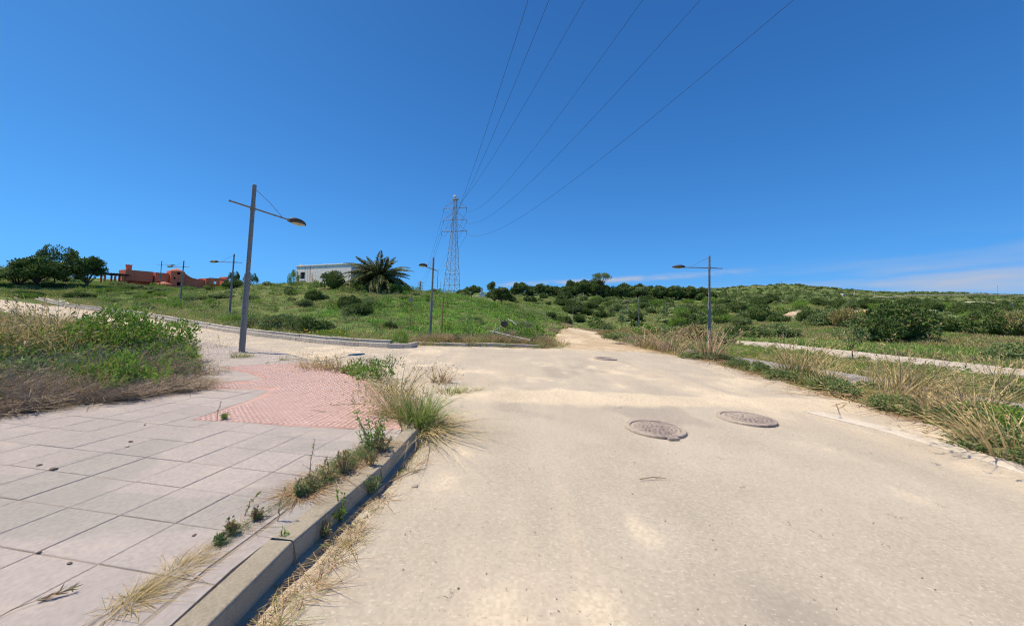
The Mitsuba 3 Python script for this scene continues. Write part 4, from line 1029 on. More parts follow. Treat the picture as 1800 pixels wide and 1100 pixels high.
for k, ((x, y), s, f, lab) in enumerate((((-16.26, 37.00), (1.7, 1.2, 1.2), 'dark', 'dark shrub patch in the middle of the mound face, upper'), ((-13.38, 32.50), (1.5, 1.1, .8), 'dark', 'dark shrub patch in the middle of the mound face, lower'), ((-14.19, 38.00), (1.1, 1.0, .8), 'olive', 'olive shrub right of the dark patch on the mound face'),
        ((-25.27, 47.00), (1.3, 1.0, 1.1), 'dark', 'dark shrub below the barred window of the white house'), ((-22.86, 41.00), (1.0, 1.0, .7), 'olive', 'small olive shrub low on the left mound face'), ((-31.15, 52.00), (1.2, 1, .8), 'olive', 'olive shrub on the left shoulder of the mound'),
        ((-16.43, 54.00), (2.2, 1.4, 1.2), 'fresh', 'fresh green scrub below the palm'), ((-22.99, 58.00), (2.4, 1.4, .9), 'fresh', 'fresh green scrub along the foot of the white house'))):
    stand('shrub', lab, 'shrub', BUSH[f][k % 3] if len(BUSH[f]) > 1 else BUSH[f][0], x, y, s)
for k, ((x, y), s, f, lab) in enumerate((((-15.41, 22.50), (1.1, .9, .75), 'olive', 'olive shrub behind the far kerb right of the tall lamp'), ((-12.53, 20.50), (1.2, .9, .85), 'olive', 'bushy olive shrub behind the middle of the far kerb'), ((-10.41, 19.20), (1.2, .8, .75), 'dark', 'dark green shrub behind the far kerb left of the yellow flowers'),
        ((-8.75, 18.20), (.9, .7, .45), 'fresh', 'low fresh green shrub at the right end of the far kerb'), ((-18.91, 25.50), (1.1, .9, .6), 'fresh', 'fresh green shrub behind the far kerb left of the tall lamp'), ((-4.49, 15.20), (.32, .32, .62), 'fresh', 'small upright green bush at the rounded end of the far kerb'))):
    stand('shrub', lab, 'shrub', BUSH[f][k % 3], x, y, s)
for k, ((x, y), s, lab) in enumerate((((-5.95, 18.60), .9, 'brownish seed-headed grass clump left of the thin cross-topped post'), ((-3.25, 17.60), .95, 'seed-headed grass clump in front of the bare rusty post'), ((-1.79, 17.60), 1.05, 'broad seed-headed grass clump on the kerb right of the bare post'), ((1.50, 18.20), .9, 'upright seed-headed grass clump at the left mouth of the dirt track'), ((2.19, 20.50), 1.3, 'pale green grass clump behind the mouth of the dirt track'))):
    stand('grass_clump', lab, 'grass', (TUFT_SEED + TUFT_MIX)[(0, 1, 0, 1, 2)[k]], x, y, (1.5 * s, 1.2 * s, .95 * s))

# the palm
def palm(x, y):
    key = thing('palm_tree', 'wide bushy palm with drooping fronds right of the white house', 'palm')
    z = g1(x, y) - .1; r = np.random.default_rng(3)
    part(key, 'trunk', mikit.ply(tube([(x, y, z - .5), (x, y, z + .9), (x, y, z + 1.6)], [.55, .5, .38], 9), 'bark', smooth=40))
    forms = []
    for k in range(4):
        n = 40; t = np.linspace(0, 1, n)
        L, dr_ = 5.3, (.30, .46, .62, .78)[k]
        c = np.stack([L * (t - .10 * t ** 3), t * 0, L * (.16 * t - dr_ * t ** 2.4)], -1)
        tg = unit(np.gradient(c, axis=0)); nm = unit(np.cross(tg, [0, 1, 0])) * -1
        data = []
        for s in (-1, 1):
            ll = .78 * np.sin(np.pi * (t * .86 + .1)) ** .7
            ax = unit(np.array([0, s, 0]) + tg * .75 + nm * .35 + r.normal(0, .12, (n, 3)))
            a, tip = c - tg * .035, c + ax * ll[:, None] - np.array([0, 0, .16]) * ll[:, None]
            mid = (c + tip) / 2
            v = np.stack([c - tg * .03, mid - tg * .095, tip, mid + tg * .095], 1).reshape(-1, 3)
            f = np.arange(n)[:, None] * 4
            data.append((v, np.vstack([f + [0, 1, 2], f + [0, 2, 3]]), np.repeat(np.stack([r.uniform(0, 1, n), t], -1), 4, 0)))
        tv, tf = tube(c[::4], np.linspace(.05, .012, len(c[::4])), 4, False)
        data.append((tv, tf, np.full((len(tv), 2), .9)))
        forms.append(leafmesh(join_uv(data), 'palm_leaf'))
    for k in range(130):
        el = 58 - 84 * (k / 129) ** .85 + r.uniform(-7, 7); a = k * 137.5 + r.uniform(-14, 14)
        s = r.uniform(.85, 1.1) * (1.0 if el > 0 else .9)
        m = T().translate([x, y, z + 1.55]).rotate([0, 0, 1], a).rotate([0, 1, 0], -el).rotate([1, 0, 0], r.uniform(-25, 25)).scale(s)
        part(key, 'frond', placed(forms[0 if el > 46 else 1 if el > 22 else 2 if el > 0 else 3], m))


leafy('palm_leaf', two_tone((0.075, 0.10, 0.04), (0.17, 0.20, 0.08), (0.17, 0.18, 0.07), (0.36, 0.30, 0.17), 0.08), 0.3, 0.4)
palm(*(-20.31, 56.00))

# skyline trees from the pylon to the big hill
for k, ((x, y), s, f, lab) in enumerate((((-18.30, 85.00), (.5, .5, .35), 0, 'low round tree just left of the big pylon foot'), ((-13.24, 100.00), (.7, .7, .5), 1, 'low dark tree right of the big pylon foot'), ((-12.08, 112.00), (.85, .85, .62), 0, 'dark tree left of the white cottage'), ((-8.80, 158.00), (.8, .8, 1.0), 2, 'slender tree right behind the chimney of the white cottage'), ((-2.89, 103.00), (1.0, 1.0, .83), 1, 'big round dark tree right of the white cottage'), ((-4.93, 106.00), (.8, .8, .6), 0, 'dark tree pressed against the big round one by the white cottage'))):
    stand('tree', lab, 'tree', TREE[f], x, y, s)
kk = 0
for u in np.concatenate([np.arange(903, 1010, 6.0), np.arange(1000, 1075, 5.6), np.arange(1082, 1252, 5.4)]):
    Y = 232 + RS.uniform(-10, 12); du = u + RS.uniform(-3, 3)
    big = 1.0 + .45 * math.exp(-((u - 1040) / 45) ** 2) + .32 * (1085 < u < 1245)
    x = (du - 900) / 650 * Y * 1.0; sc = big * RS.uniform(.95, 1.35)
    stand('tree', 'dark broad tree in the closed tree line on the skyline beyond the green field', 'tree', TREE[int(RS.integers(0, 3))], x, Y, (sc * .95, sc * .95, sc * RS.uniform(.85, 1.1)), 'trees of the skyline tree line', z=None, dz=-1.5 * sc)
stand('stone_pine', 'lone umbrella pine whose flat crown rises above the skyline tree line', 'pine', PINE, *(54.70, 226.00), (1.02, 1.02, 1.02), deg=200)
stand('tree', 'brownish thin-leaved tree standing in the skyline tree line right of the pine', 'tree', TREE[3], *(78.26, 222.00), (1.5, 1.5, 1.4))

# valley bushes and trees one can point to
for k, ((x, y), s, f, lab) in enumerate((((37.39, 36.00), (3.1, 2.4, 3.0), 'dark', 'large spreading dark bush in the valley beyond the pale path'), ((33.22, 34.00), (2.0, 1.8, 2.1), 'dark', 'dark bush at the left side of the largest valley bush'), ((39.85, 37.00), (1.9, 1.8, 2.0), 'olive', 'olive flank at the right side of the largest valley bush'),
        ((56.50, 44.00), (2.9, 2.2, 2.4), 'dark', 'rounded dark bush far right in the valley'), ((57.61, 42.00), (2.2, 2.2, 2.6), 'ruddy', 'reddish brown bush cut by the right edge of the picture'), ((52.67, 58.00), (2.6, 2.2, 2.6), 'ruddy', 'brownish bush left behind the largest valley bush'),
        ((25.18, 18.50), (1.2, 1.0, .95), 'olive', 'olive bush on the far side of the pale path at the right edge'), ((58.45, 50.00), (2.6, 2, 1.8), 'dark', 'dark bush between the two big valley bushes'), ((52.50, 62.00), (2.8, 2.2, 2.0), 'olive', 'wide olive bush left of the largest valley bush'),
        ((16.56, 40.00), (2.3, 1.7, 1.4), 'olive', 'round olive bush behind the valley lamp'), ((13.35, 36.00), (1.9, 1.6, 1.1), 'fresh', 'bright green bush at the foot of the valley lamp'), ((13.54, 27.00), (1.9, 1.4, 1.15), 'ruddy', 'grey-brown dry bush just left of the right street lamp'),
        ((13.79, 24.50), (1.0, .9, .7), 'olive', 'olive bush right at the foot of the right street lamp'), ((13.88, 31.00), (1.8, 1.3, 1.0), 'olive', 'olive bush left of the grey-brown dry bush'), ((25.27, 40.00), (2.4, 1.8, 1.3), 'dark', 'dark bush behind the start of the pale path'), ((32.95, 46.00), (2.6, 2, 1.6), 'olive', 'olive bush beyond the head of the pale path'),
        ((14.30, 44.00), (2.2, 1.6, .8), 'ruddy', 'low brown scrub on the right bank of the dirt track'), ((10.43, 36.00), (2.0, 1.6, .6), 'ruddy', 'low brown scrub at the right mouth of the dirt track'), ((8.60, 30.00), (1.6, 1.3, .5), 'olive', 'low olive scrub at the right mouth of the dirt track'))):
    stand('bush', lab, 'bush', BUSH[f][k % len(BUSH[f])], x, y, s)
stand('sapling', 'thin young tree on a single stem beside the pale path', 'sapling', tree_group('form_sapling', 'leaf_olive', 2.3, 1.0, (.75, .75, .75), 12, 60, .4, .16, .07, 178, .035, core=False), *(13.78, 15.00), (.62, .62, .72))

# bushes on the valley sides: each a thing, alike at this size
def frustum(n, u0, u1, y0, y1, rng, power=0.5):
    u = rng.uniform(u0, u1, n); Y = y0 + (y1 - y0) * rng.uniform(0, 1, n) ** power
    return (u - 900) / 650 * Y, Y


_BARE = unary_union(BARE)


def ok(x, y, margin):
    p = shapely.points(np.stack([x, y], -1))
    return (shapely.distance(_all, p) > margin) & ~((margin > 0) & shapely.contains(_BARE, p))


VR = np.random.default_rng(21)
x, y = frustum(330, 985, 1800, 62, 200, VR, .8)
m = ok(x, y, 3.0) & (meshkit.fbm(np.stack([x * .03, y * .03, x * 0], -1), 3, 4) > 0.40)
x, y = x[m][:200], y[m][:200]
sz = VR.uniform(.9, 2.6, len(x)) * (0.8 + y / 260)
for i in range(len(x)):
    f = ('dark', 'olive', 'dark', 'fresh')[int(VR.integers(0, 4))]
    lab = {'dark': 'dark green bush scattered over the scrubby valley side', 'olive': 'olive-grey bush scattered over the scrubby valley side', 'fresh': 'brighter green bush scattered over the scrubby valley side'}[f]
    stand('valley_bush', lab, 'bush', BUSH[f][i % 3], x[i], y[i], (sz[i], sz[i], sz[i] * VR.uniform(.7, 1.1)), f'{f} bushes of the valley side')
x, y = frustum(46, 870, 1060, 95, 190, VR, .8)
m = ok(x, y, 2.0) & (y > 104)
for i in np.nonzero(m)[0]:
    s = VR.uniform(.8, 2.2)
    stand('field_bush', 'small dark bush dotted over the green field below the tree line', 'bush', BUSH['dark'][i % 3], x[i], y[i], (s, s, s * .9), 'bushes dotted over the green field')
x, y = frustum(34, 20, 430, 46, 70, VR, .9)
for i in range(len(x)):
    s = VR.uniform(.6, 1.5)
    f = ('olive', 'dark', 'fresh')[i % 3]
    stand('slope_bush', {'olive': 'olive low bush', 'dark': 'dark low bush', 'fresh': 'fresh green low bush'}[f] + ' on the grassy bank below the trees and the red villa', 'bush', BUSH[f][i % 3], x[i], y[i], (s * 1.3, s, s * .55), f'{f} bushes on the left bank')

# far scrub on the hills: one mass
def scatter(name, label, forms, x, y, smin, smax, rng, zs=(.7, 1.1), dz=-.05, cat=None, flat=None):
    for i in range(len(x)):
        s = rng.uniform(smin, smax)
        scene[f'{name}__{i + 1:04d}'] = {'type': 'instance', 'shape': {'type': 'ref', 'id': forms[int(rng.integers(0, len(forms)))]}, 'to_world': at(x[i], y[i], None, rng.uniform(0, 360), (s, s, s * rng.uniform(*zs)), dz)}
    tag(name, label, cat, kind='stuff')


FR = np.random.default_rng(31)
x, y = frustum(15000, 860, 2050, 70, 620, FR, .62)
dn = meshkit.fbm(np.stack([x * .012, y * .012, x * 0], -1), 4, 14)
field = (x / y < .22) & (y < 218)
m = ok(x, y, 2.0) & (dn + .18 * (y > 250) > 0.42) & ~field
x, y = x[m][:8200], y[m][:8200]
_far_x, _far_y = x, y
for nm, lo, hi, s0, s1, lab in (('hillside_scrub', 0, 230, .8, 2.2, 'dark and olive scrub covering the valley sides'), ('hilltop_scrub', 230, 900, .9, 2.1, 'dark scrub covering the far hills')):
    q = (y >= lo) & (y < hi)
    scatter(nm, lab, SCRUB, x[q], y[q], s0, s1, FR, (.6, .95), -.45, 'scrub')
# ------------------------------------------------------------------ grass and weeds
GR = np.random.default_rng(41)


def region(n, poly, margin, rng):
    x0, y0, x1, y1 = poly.bounds
    x, y = rng.uniform(x0, x1, n), rng.uniform(y0, y1, n)
    p = shapely.points(np.stack([x, y], -1))
    m = shapely.contains(poly, p) & ok(x, y, margin)
    return x[m], y[m]


def view(x, y, k=1.6): return (np.abs(x) < k * np.maximum(y, .1) + 1.0)


MOUND = Polygon([(-4, 16.6), (-8.6, 18.2), (-21.6, 26.6), (-47.5, 42.3), (-64, 50), (-110, 55), (-125, 100), (-25, 66), (-8, 66), (3, 60), (6, 50), (4, 30), (2.5, 21), (1.5, 17.8)])
for nm, forms, n, lo, hi, smin, smax, lab in (
        ('mound_grass', SWARD, 15000, .46, 1.0, .7, 1.25, 'tall green grass covering the mound'),
        ('mound_lush_grass', SWARD_LUSH, 9000, .50, 1.2, .7, 1.3, 'lush bright green grass on the right half of the mound'),
        ('mound_dry_grass', SWARD_MIX, 12000, 0.0, .5, .6, 1.1, 'half-dry grass on the mound face'),
        ('mound_seed_grass', SWARD_STRAW, 2200, 0.0, .47, .5, .9, 'patches of brownish seeding grass on the mound')):
    x, y = region(n, MOUND, .5, GR)
    d = meshkit.fbm(np.stack([x * .09, y * .09, x * 0], -1), 3, 3) + .14 * ((x > -8) & (y > 19)) - .06 * (x < -14)
    if 'lush' in nm: d = d + .10 * ((x > -11) & (y > 21)) - .6 * (x < -14 - .1 * y)
    m = (d > lo) & (d < hi) & view(x, y)
    scatter(nm, lab, forms, x[m], y[m], smin, smax, GR, (.6, 1.2), -.04, 'grass')
x, y = region(2600, MOUND, .4, GR)
scatter('mound_scrub', 'small low dark bushes among the mound grass', BUSH['olive'] + BUSH['dark'][:1], x[:70], y[:70], .35, .8, GR, (.5, .9), -.1, 'scrub')
m = (meshkit.fbm(np.stack([x * .2, y * .2, x * 0], -1), 3, 23) > .53) & view(x, y)
scatter('mound_weeds', 'leafy green weeds among the mound grass', WEED + WEED_OLIVE, x[m], y[m], 1.2, 2.6, GR, (.7, 1.2), -.03, 'weeds')

VERGE = Polygon([(7.3, 2), (7.3, 13), (7, 20), (8, 27), (15.5, 30), (15.6, 27.4), (15.7, 2)])
x, y = region(4600, Polygon([(9.6, 1), (9.5, 14), (9, 27), (13.6, 28), (13.8, 1)]), .12, GR)
d = meshkit.fbm(np.stack([x * .3, y * .3, x * 0], -1), 3, 5)
for nm, forms, m, s0, s1, lab in (('verge_grass', TUFT_GREEN, d > .50, .6, .9, 'green grass between the grey pavement and the pale path'), ('verge_mixed_grass', TUFT_MIX, d <= .53, .5, .9, 'half-dry grass between the grey pavement and the pale path')):
    scatter(nm, lab, forms, x[m], y[m], s0, s1, GR, (.35, .65), -.03, 'grass')
x, y = region(1500, Polygon([(9.6, 1), (9.5, 14), (9, 27), (15.0, 28), (15.2, 1)]), .15, GR)
m = meshkit.fbm(np.stack([x * .35, y * .35, x * 0], -1), 3, 7) > .5
scatter('verge_weeds', 'low leafy weeds between the grey pavement and the pale path', WEED + WEED_OLIVE + TUFT_MIX[:1], x[m], y[m], .45, .85, GR, (.5, .9), -.02, 'weeds')
MEADOW = Polygon([(19.6, 5), (19.5, 28), (15, 30), (8, 27), (7, 30), (10, 45), (14, 56), (22, 72), (60, 72), (110, 72), (110, 30), (60, 8)])
x, y = region(16000, MEADOW, .8, GR)
keep = view(x, y, 1.5) & (GR.uniform(0, 1, len(x)) < np.clip(55 / np.hypot(x, y), .45, 1))
x, y = x[keep], y[keep]
d = meshkit.fbm(np.stack([x * .08, y * .08, x * 0], -1), 3, 9)
for nm, forms, m, s0, s1, lab in (('meadow_grass', SWARD, d > .50, .8, 1.4, 'tall green grass of the valley meadow'), ('meadow_dry_grass', SWARD_MIX + SWARD_STRAW[:1], d <= .55, .7, 1.2, 'half-dry grass of the valley meadow')):
    scatter(nm, lab, forms, x[m], y[m], s0, s1, GR, (.6, 1.2), -.04, 'grass')
x, y = frustum(5200, 880, 1800, 72, 200, GR, .6)
m = ok(x, y, 1.0)
x, y = x[m], y[m]
d = meshkit.fbm(np.stack([x * .05, y * .05, x * 0], -1), 3, 19)
for nm, forms, m, lab in (('valley_grass', SWARD, d > .46, 'green grass of the valley sides'), ('valley_dry_grass', SWARD_MIX, d <= .48, 'half-dry grass of the valley sides')):
    scatter(nm, lab, forms, x[m], y[m], 1.4, 3.0, GR, (.5, .9), -.05, 'grass')

# tufts standing along the kerbs and road edges, each a thing
def tuft(name, label, form, x, y, s, z=None, deg=None, tilt=(0, 0), group_=None, dz=-.01):
    return plant(thing(name, label, 'grass' if 'grass' in name else 'weed', group_), form, at(x, y, z, GR.uniform(0, 360) if deg is None else deg, s, dz, tilt))


# the great fountain of grass at the kerb corner
def corner_clump():
    x, y = (-1.13, 4.78)
    k = thing('grass_fountain', 'big fountain of green and straw grass growing at the kerb corner', 'grass')
    part(k, 'green_blades', placed(leafmesh(blades(420, .19, .62, .013, .62, 201, segs=5, droop=.45), 'grass_green'), at(x, y, 0)))
    part(k, 'green_blades', placed(leafmesh(blades(320, .26, .36, .013, 1.15, 203, segs=5, droop=.6), 'grass_mixed'), at(x + .02, y - .04, 0)))
    part(k, 'straw_blades', placed(leafmesh(blades(420, .22, .66, .008, .55, 202, segs=5, droop=.4, bias=(-.55, .25), head=.5), 'grass_straw'), at(x - .20, y + .10, 0)), 'straw-coloured dry blades leaning left')
    part(k, 'dead_blades', placed(leafmesh(blades(360, .24, .46, .009, 1.6, 204, segs=4, droop=.55, bias=(.6, -.35)), 'grass_straw'), at(x + .10, y - .1, 0)), 'bleached dead blades lying to the right')


corner_clump()
for (x, y), s, f, lab, z in (
        ((-1.78, 6.09), (1.5, 1.4, .95), TUFT_STRAW[0], 'straw grass tuft just behind the big grass fountain', .02), ((-2.17, 6.45), (1.2, 1.2, .7), TUFT_MIX[0], 'half-green grass tuft at the right rim of the red tiles', .03),
        ((-4.11, 8.20), (1.5, 1.3, .62), TUFT_STRAW[1], 'bleached straw tuft at the far rim of the red tiles', .05), ((-4.49, 8.44), (1.2, 1.1, .5), TUFT_STRAW[2], 'small bleached straw tuft at the far left rim of the red tiles', .05),
        ((-3.69, 8.18), (1.6, 1.3, .7), TUFT_SEED[0], 'seeding brown tuft between the bleached straw and the green weeds', .03), ((-1.08, 6.85), (1.3, .9, .42), TUFT_MIX[1], 'low tuft on the sandy road edge right of the grass fountain', 0),
        ((-1.41, 7.78), (1.0, .9, .55), TUFT_SEED[1], 'wispy tuft standing behind the grass fountain on the road side', 0), ((-0.76, 7.00), (1.4, .7, .22), TUFT_MIX[2], 'flattened grass patch on the sand at the end of the near corner', 0)):
    tuft('grass_tuft', lab, f, x, y, s, z)
for (x, y), s, lab in (((-2.83, 7.32), (1.2, 1.0, 1.1), 'leafy green weed at the right rim of the red tiles, nearest'), ((-2.68, 7.70), (1.25, 1.1, 1.2), 'leafy green weed at the right rim of the red tiles, farthest right'), ((-3.26, 7.88), (1.1, 1.0, 1.0), 'leafy green weed at the far rim of the red tiles')):
    tuft('weed_plant', lab, WEED[0], x, y, s, .02)
    tuft('weed_plant', lab.replace('leafy green', 'small olive'), WEED_OLIVE[0], x + .15, y + .2, s, .02)

# verge on the right: clumps along the road edge
for k, ((x, y), s, f, lab) in enumerate((
        ((6.09, 4.51), (1.9, 1.5, .95), TUFT_PLUME[0], 'large straw clump cut by the right edge of the picture'), ((6.37, 4.81), (1.6, 1.4, .7), TUFT_MIX[0], 'half-green clump beneath the large straw clump at the right edge'),
        ((7.05, 5.85), (1.4, 1.2, .78), TUFT_SEED[0], 'seeding clump right of the yellow flowers'), ((7.55, 6.04), (1.3, 1.1, .95), TUFT_STRAW[1], 'tall thin straw clump right of the yellow flowers'), ((6.85, 6.59), (1.4, 1.2, .7), TUFT_MIX[1], 'half-green clump left of the yellow flowers'),
        ((7.54, 7.04), (1.7, 1.5, 1.25), TUFT_PLUME[1], 'straw clump swept over to the right above the pavement'), ((7.14, 8.10), (1.5, 1.1, .8), TUFT_MIX[2], 'grass clump at the pale stones by the road edge'), ((7.21, 8.47), (1.1, 1.0, .95), TUFT_STRAW[0], 'upright straw clump behind the pale stones'),
        ((7.26, 9.60), (2.0, 1.6, 1.1), TUFT_GREEN[0], 'dark green clump with straw top in the middle of the verge'), ((7.52, 9.69), (1.7, 1.5, 1.35), TUFT_PLUME[1], 'straw plumes rising out of the dark green clump'), ((7.34, 11.09), (1.5, 1.0, .5), TUFT_GREEN[1], 'low green clump on the near verge edge'),
        ((7.32, 11.89), (1.4, 1.0, .45), TUFT_GREEN[2], 'low green clump left of its like on the near verge edge'), ((7.56, 14.13), (3.0, 2.4, 1.75), TUFT_SEED[1], 'brownish seeding clump in front of the right street lamp'), ((7.79, 16.16), (2.0, 1.7, 1.1), TUFT_MIX[0], 'green and brown clump left of the right street lamp'),
        ((7.55, 17.56), (3.0, 2.4, 1.7), TUFT_SEED[0], 'pinkish straw clump second left of the right street lamp'), ((7.34, 19.58), (2.8, 2.2, 1.4), TUFT_STRAW[2], 'pale straw clump at the left end of the right verge'), ((8.96, 7.91), (1.2, 1.1, 1.0), TUFT_STRAW[0], 'thin straw plumes standing against the grey pavement'), ((8.30, 8.53), (1.1, 1.0, 1.0), TUFT_STRAW[1], 'thin straw plumes left of the swept straw clump'), ((10.76, 8.19), (1.3, 1.1, 1.15), TUFT_STRAW[2], 'tall straw plumes above the far right pavement'))):
    s = (s[0] * 1.15, s[1] * 1.15, s[2] * 1.28)
    if 'straw' not in lab.split()[0] and y < 15: stand('verge_plant', 'leaves under the ' + lab , 'weed', BUSH['olive'][k % 3], x - .05, y - .1, (.30 * s[0], .28 * s[1], .30))
    tuft('verge_grass_clump', lab, f, x, y, s, tilt=(0, 24) if 'swept' in lab else (0, 0))
x, y = region(300, Polygon([(6.35, 3.2), (6.5, 6.5), (7.0, 13), (6.8, 20), (8.3, 24), (8.6, 14), (8.3, 9), (8.0, 6), (7.8, 3)]), -9, GR)
m = meshkit.fbm(np.stack([x * .5, y * .5, x * 0], -1), 3, 77) > .49
scatter('verge_edge_grass', 'mixed short grass along the right road edge', TUFT_MIX + TUFT_GREEN[:1] + TUFT_STRAW[:1], x[m], y[m], .5, .95, GR, (.5, .9), -.02, 'grass')
x, y = region(240, Polygon([(6.3, 3.2), (6.4, 6.5), (6.9, 13), (6.7, 20), (8.0, 24), (8.2, 14), (7.9, 9), (7.6, 6), (7.5, 3)]), -9, GR)
scatter('verge_litter', 'dead brown grass lying along the right road edge', LITTER, x, y, .8, 1.8, GR, (.4, .8), 0, 'dead grass')
x, y = region(520, Polygon([(6.7, 4.4), (7.0, 5.9), (7.8, 6.2), (7.6, 4.6)]), -9, GR)
scatter('flower_leaves', 'fresh green leaves of the flowering patch on the right verge', WEED, x[:70], y[:70], .6, 1.0, GR, (.6, 1.0), 0, 'weeds')
FL = np.random.default_rng(8)
P = []
petals = lathe([(0.0, 0.004), (0.018, 0.008), (0.02, 0.004), (0.0, 0.0)], 7)
fl = mikit.ply(petals, 'petal_yellow', uv=np.tile([[.5, .5]], (len(petals[0]), 1)))
group('form_flower', head=fl)
for k in range(34):
    x, y = FL.uniform(6.8, 7.8), FL.uniform(4.5, 6.2)
    plant(thing('yellow_flower', 'small yellow daisy in the green patch on the right verge', 'flower', 'yellow daisies on the right verge'), 'form_flower', at(x, y, g1(x, y) + FL.uniform(.18, .3), 0, FL.uniform(.8, 1.3), 0, (FL.uniform(-30, 30), FL.uniform(-30, 30))))
for k in range(40):
    x, y = -8.0 + FL.uniform(-1.6, 1.6), 17.2 + FL.uniform(-.7, .7)
    plant(thing('yellow_flower', 'small yellow flower behind the right end of the far kerb', 'flower', 'yellow flowers behind the far kerb'), 'form_flower', at(x, y, g1(x, y) + FL.uniform(.25, .42), 0, FL.uniform(1.2, 2.0), 0, (FL.uniform(-30, 30), FL.uniform(-30, 30))))

# weeds and litter along the far kerbs
def along(line, n, spread, rng):
    s = rng.uniform(0, line.length, n); p = np.array([line.interpolate(q).coords[0] for q in s])
    return p[:, 0] + rng.normal(0, spread, n), p[:, 1] + rng.normal(0, spread, n)


x, y = along(LineString([(-60, 50), (-47.3, 42), (-21, 26.2), (-12.6, 19.6), (-8.0, 16.6), (-5.5, 15.6)]), 620, .75, GR)
m = shapely.distance(ROAD, shapely.points(np.stack([x, y], -1))) > .75
scatter('far_kerb_grass', 'mixed grass and weeds growing behind the far kerb', TUFT_MIX + TUFT_GREEN + WEED_OLIVE, x[m], y[m], .8, 1.5, GR, (.6, 1.0), 0, 'grass')
x, y = along(FARK, 120, .14, GR)
scatter('far_kerb_litter', 'dead grass in the gutter of the far kerb', LITTER, x, y - .12, .7, 1.3, GR, (.4, .7), 0, 'dead grass')
x, y = along(LineString([(-4.3, 16.3), (1.4, 16.9), (2.6, 18.2)]), 60, .18, GR)
scatter('mouth_litter', 'dead grass and weeds along the broken kerb below the mound', LITTER + TUFT_MIX[:1] + WEED_OLIVE[:1], x, y, .7, 1.3, GR, (.4, .8), 0, 'dead grass')
x, y = along(LineString([(-4.6, 17.2), (1.4, 17.9), (2.0, 19)]), 150, .3, GR)
scatter('slope_foot_grass', 'mixed grass at the foot of the mound behind the broken kerb', TUFT_MIX + TUFT_SEED[:1], x, y, .7, 1.3, GR, (.5, .9), 0, 'grass')
for side in (-1, 1):
    x, y = along(LineString([(p[0] + side * 3.3, p[1]) for p in TRACK_LINE]), 260, .7, GR)
    scatter('track_grass_left' if side < 0 else 'track_grass_right', 'dry grass on the left bank of the dirt track' if side < 0 else 'dry grass on the right bank of the dirt track', SWARD_STRAW + SWARD_MIX + BRUSH[:1], x, y, .7, 1.3, GR, (.5, 1.0), -.02, 'grass')

x, y = region(6000, Polygon([(-56, 46), (-64, 50), (-70, 47.5), (-120, 60), (-125, 80), (-95, 75), (-70, 66)]), .6, GR)
scatter('bank_grass', 'half-dry grass on the bank below the left trees', SWARD + SWARD_MIX, x, y, .8, 1.5, GR, (.5, 1.0), -.04, 'grass')
BACK = Polygon([(-24, 16), (-23, 18.5), (-36, 25.5), (-50, 32.5), (-62, 37), (-62, 12)])
x, y = region(2600, BACK, .6, GR)
d = meshkit.fbm(np.stack([x * .12, y * .12, x * 0], -1), 3, 63)
for nm, forms, m, lab in (('back_grass', SWARD, d > .48, 'green grass beyond the overgrown plot'), ('back_dry_grass', SWARD_MIX + SWARD_STRAW, d <= .52, 'dry grass beyond the overgrown plot')):
    scatter(nm, lab, forms, x[m], y[m], .7, 1.3, GR, (.5, 1.0), -.03, 'grass')

# the overgrown plot on the left
LR_ = np.random.default_rng(51)
for k, ((x, y), s, f, lab) in enumerate((
        ((-7.75, 8.1), (.95, .75, .95), 'fresh', 'lush bright green bush at the right end of the overgrown plot'), ((-8.1, 7.7), (1.05, .85, 1.12), 'fresh', 'tallest bright green bush at the back of the overgrown plot'), ((-7.05, 7.5), (.62, .55, .6), 'fresh', 'small bright green bush overhanging the pavement beside the red strip'),
        ((-9.2, 7.4), (1.0, .9, .85), 'fresh', 'mid-green bush left of the tallest bush in the overgrown plot'), ((-8.4, 6.6), (.9, .8, .62), 'olive', 'grey-olive bush in the middle of the overgrown plot'), ((-7.0, 5.7), (.65, .6, .55), 'olive', 'olive bush above the grey twigs in the overgrown plot'), ((-9.8, 5.7), (.9, .9, .5), 'dark', 'dark bush under the tall grass on the left of the plot'),
        ((-7.6, 4.9), (.55, .5, .36), 'fresh', 'fresh green bush near the left pavement edge'), ((-8.6, 4.7), (.75, .7, .55), 'olive', 'olive bush at the left picture edge near the pavement'), ((-6.6, 4.75), (.5, .45, .3), 'olive', 'low olive bush along the pavement edge'))):
    stand('plot_bush', lab, 'bush', BUSH[f][k % 3], x, y, s, dz=-.05)
for k, ((x, y), s, lab) in enumerate((((-5.75, 6.0), (1.1, .8, .62), 'heap of dry grey twigs beside the red strip'), ((-6.3, 5.35), (1.2, .8, .75), 'heap of dry grey twigs along the middle of the pavement edge'), ((-6.3, 6.5), (1.15, 1.0, 1.3), 'standing thicket of dry grey stems below the bright bush'), ((-7.3, 6.3), (1.2, 1.1, 1.25), 'standing thicket of dry stems in the middle of the plot'),
        ((-7.0, 4.5), (1.1, .7, .7), 'dry twigs spilling on to the left pavement'), ((-8.0, 5.6), (1.3, 1.1, 1.0), 'thicket of dry stems left of the middle of the plot'), ((-9.3, 8.3), (1.4, 1.2, 1.1), 'dry grey stems behind the bushes of the plot'), ((-5.9, 6.9), (.8, .8, .9), 'dry stems at the right corner of the plot'), ((-8.9, 5.2), (1.2, 1, .8), 'dry stems at the far left of the plot'))):
    stand('dry_brush', lab, 'dry brush', BRUSH[k % 3], x, y, s, dz=0)
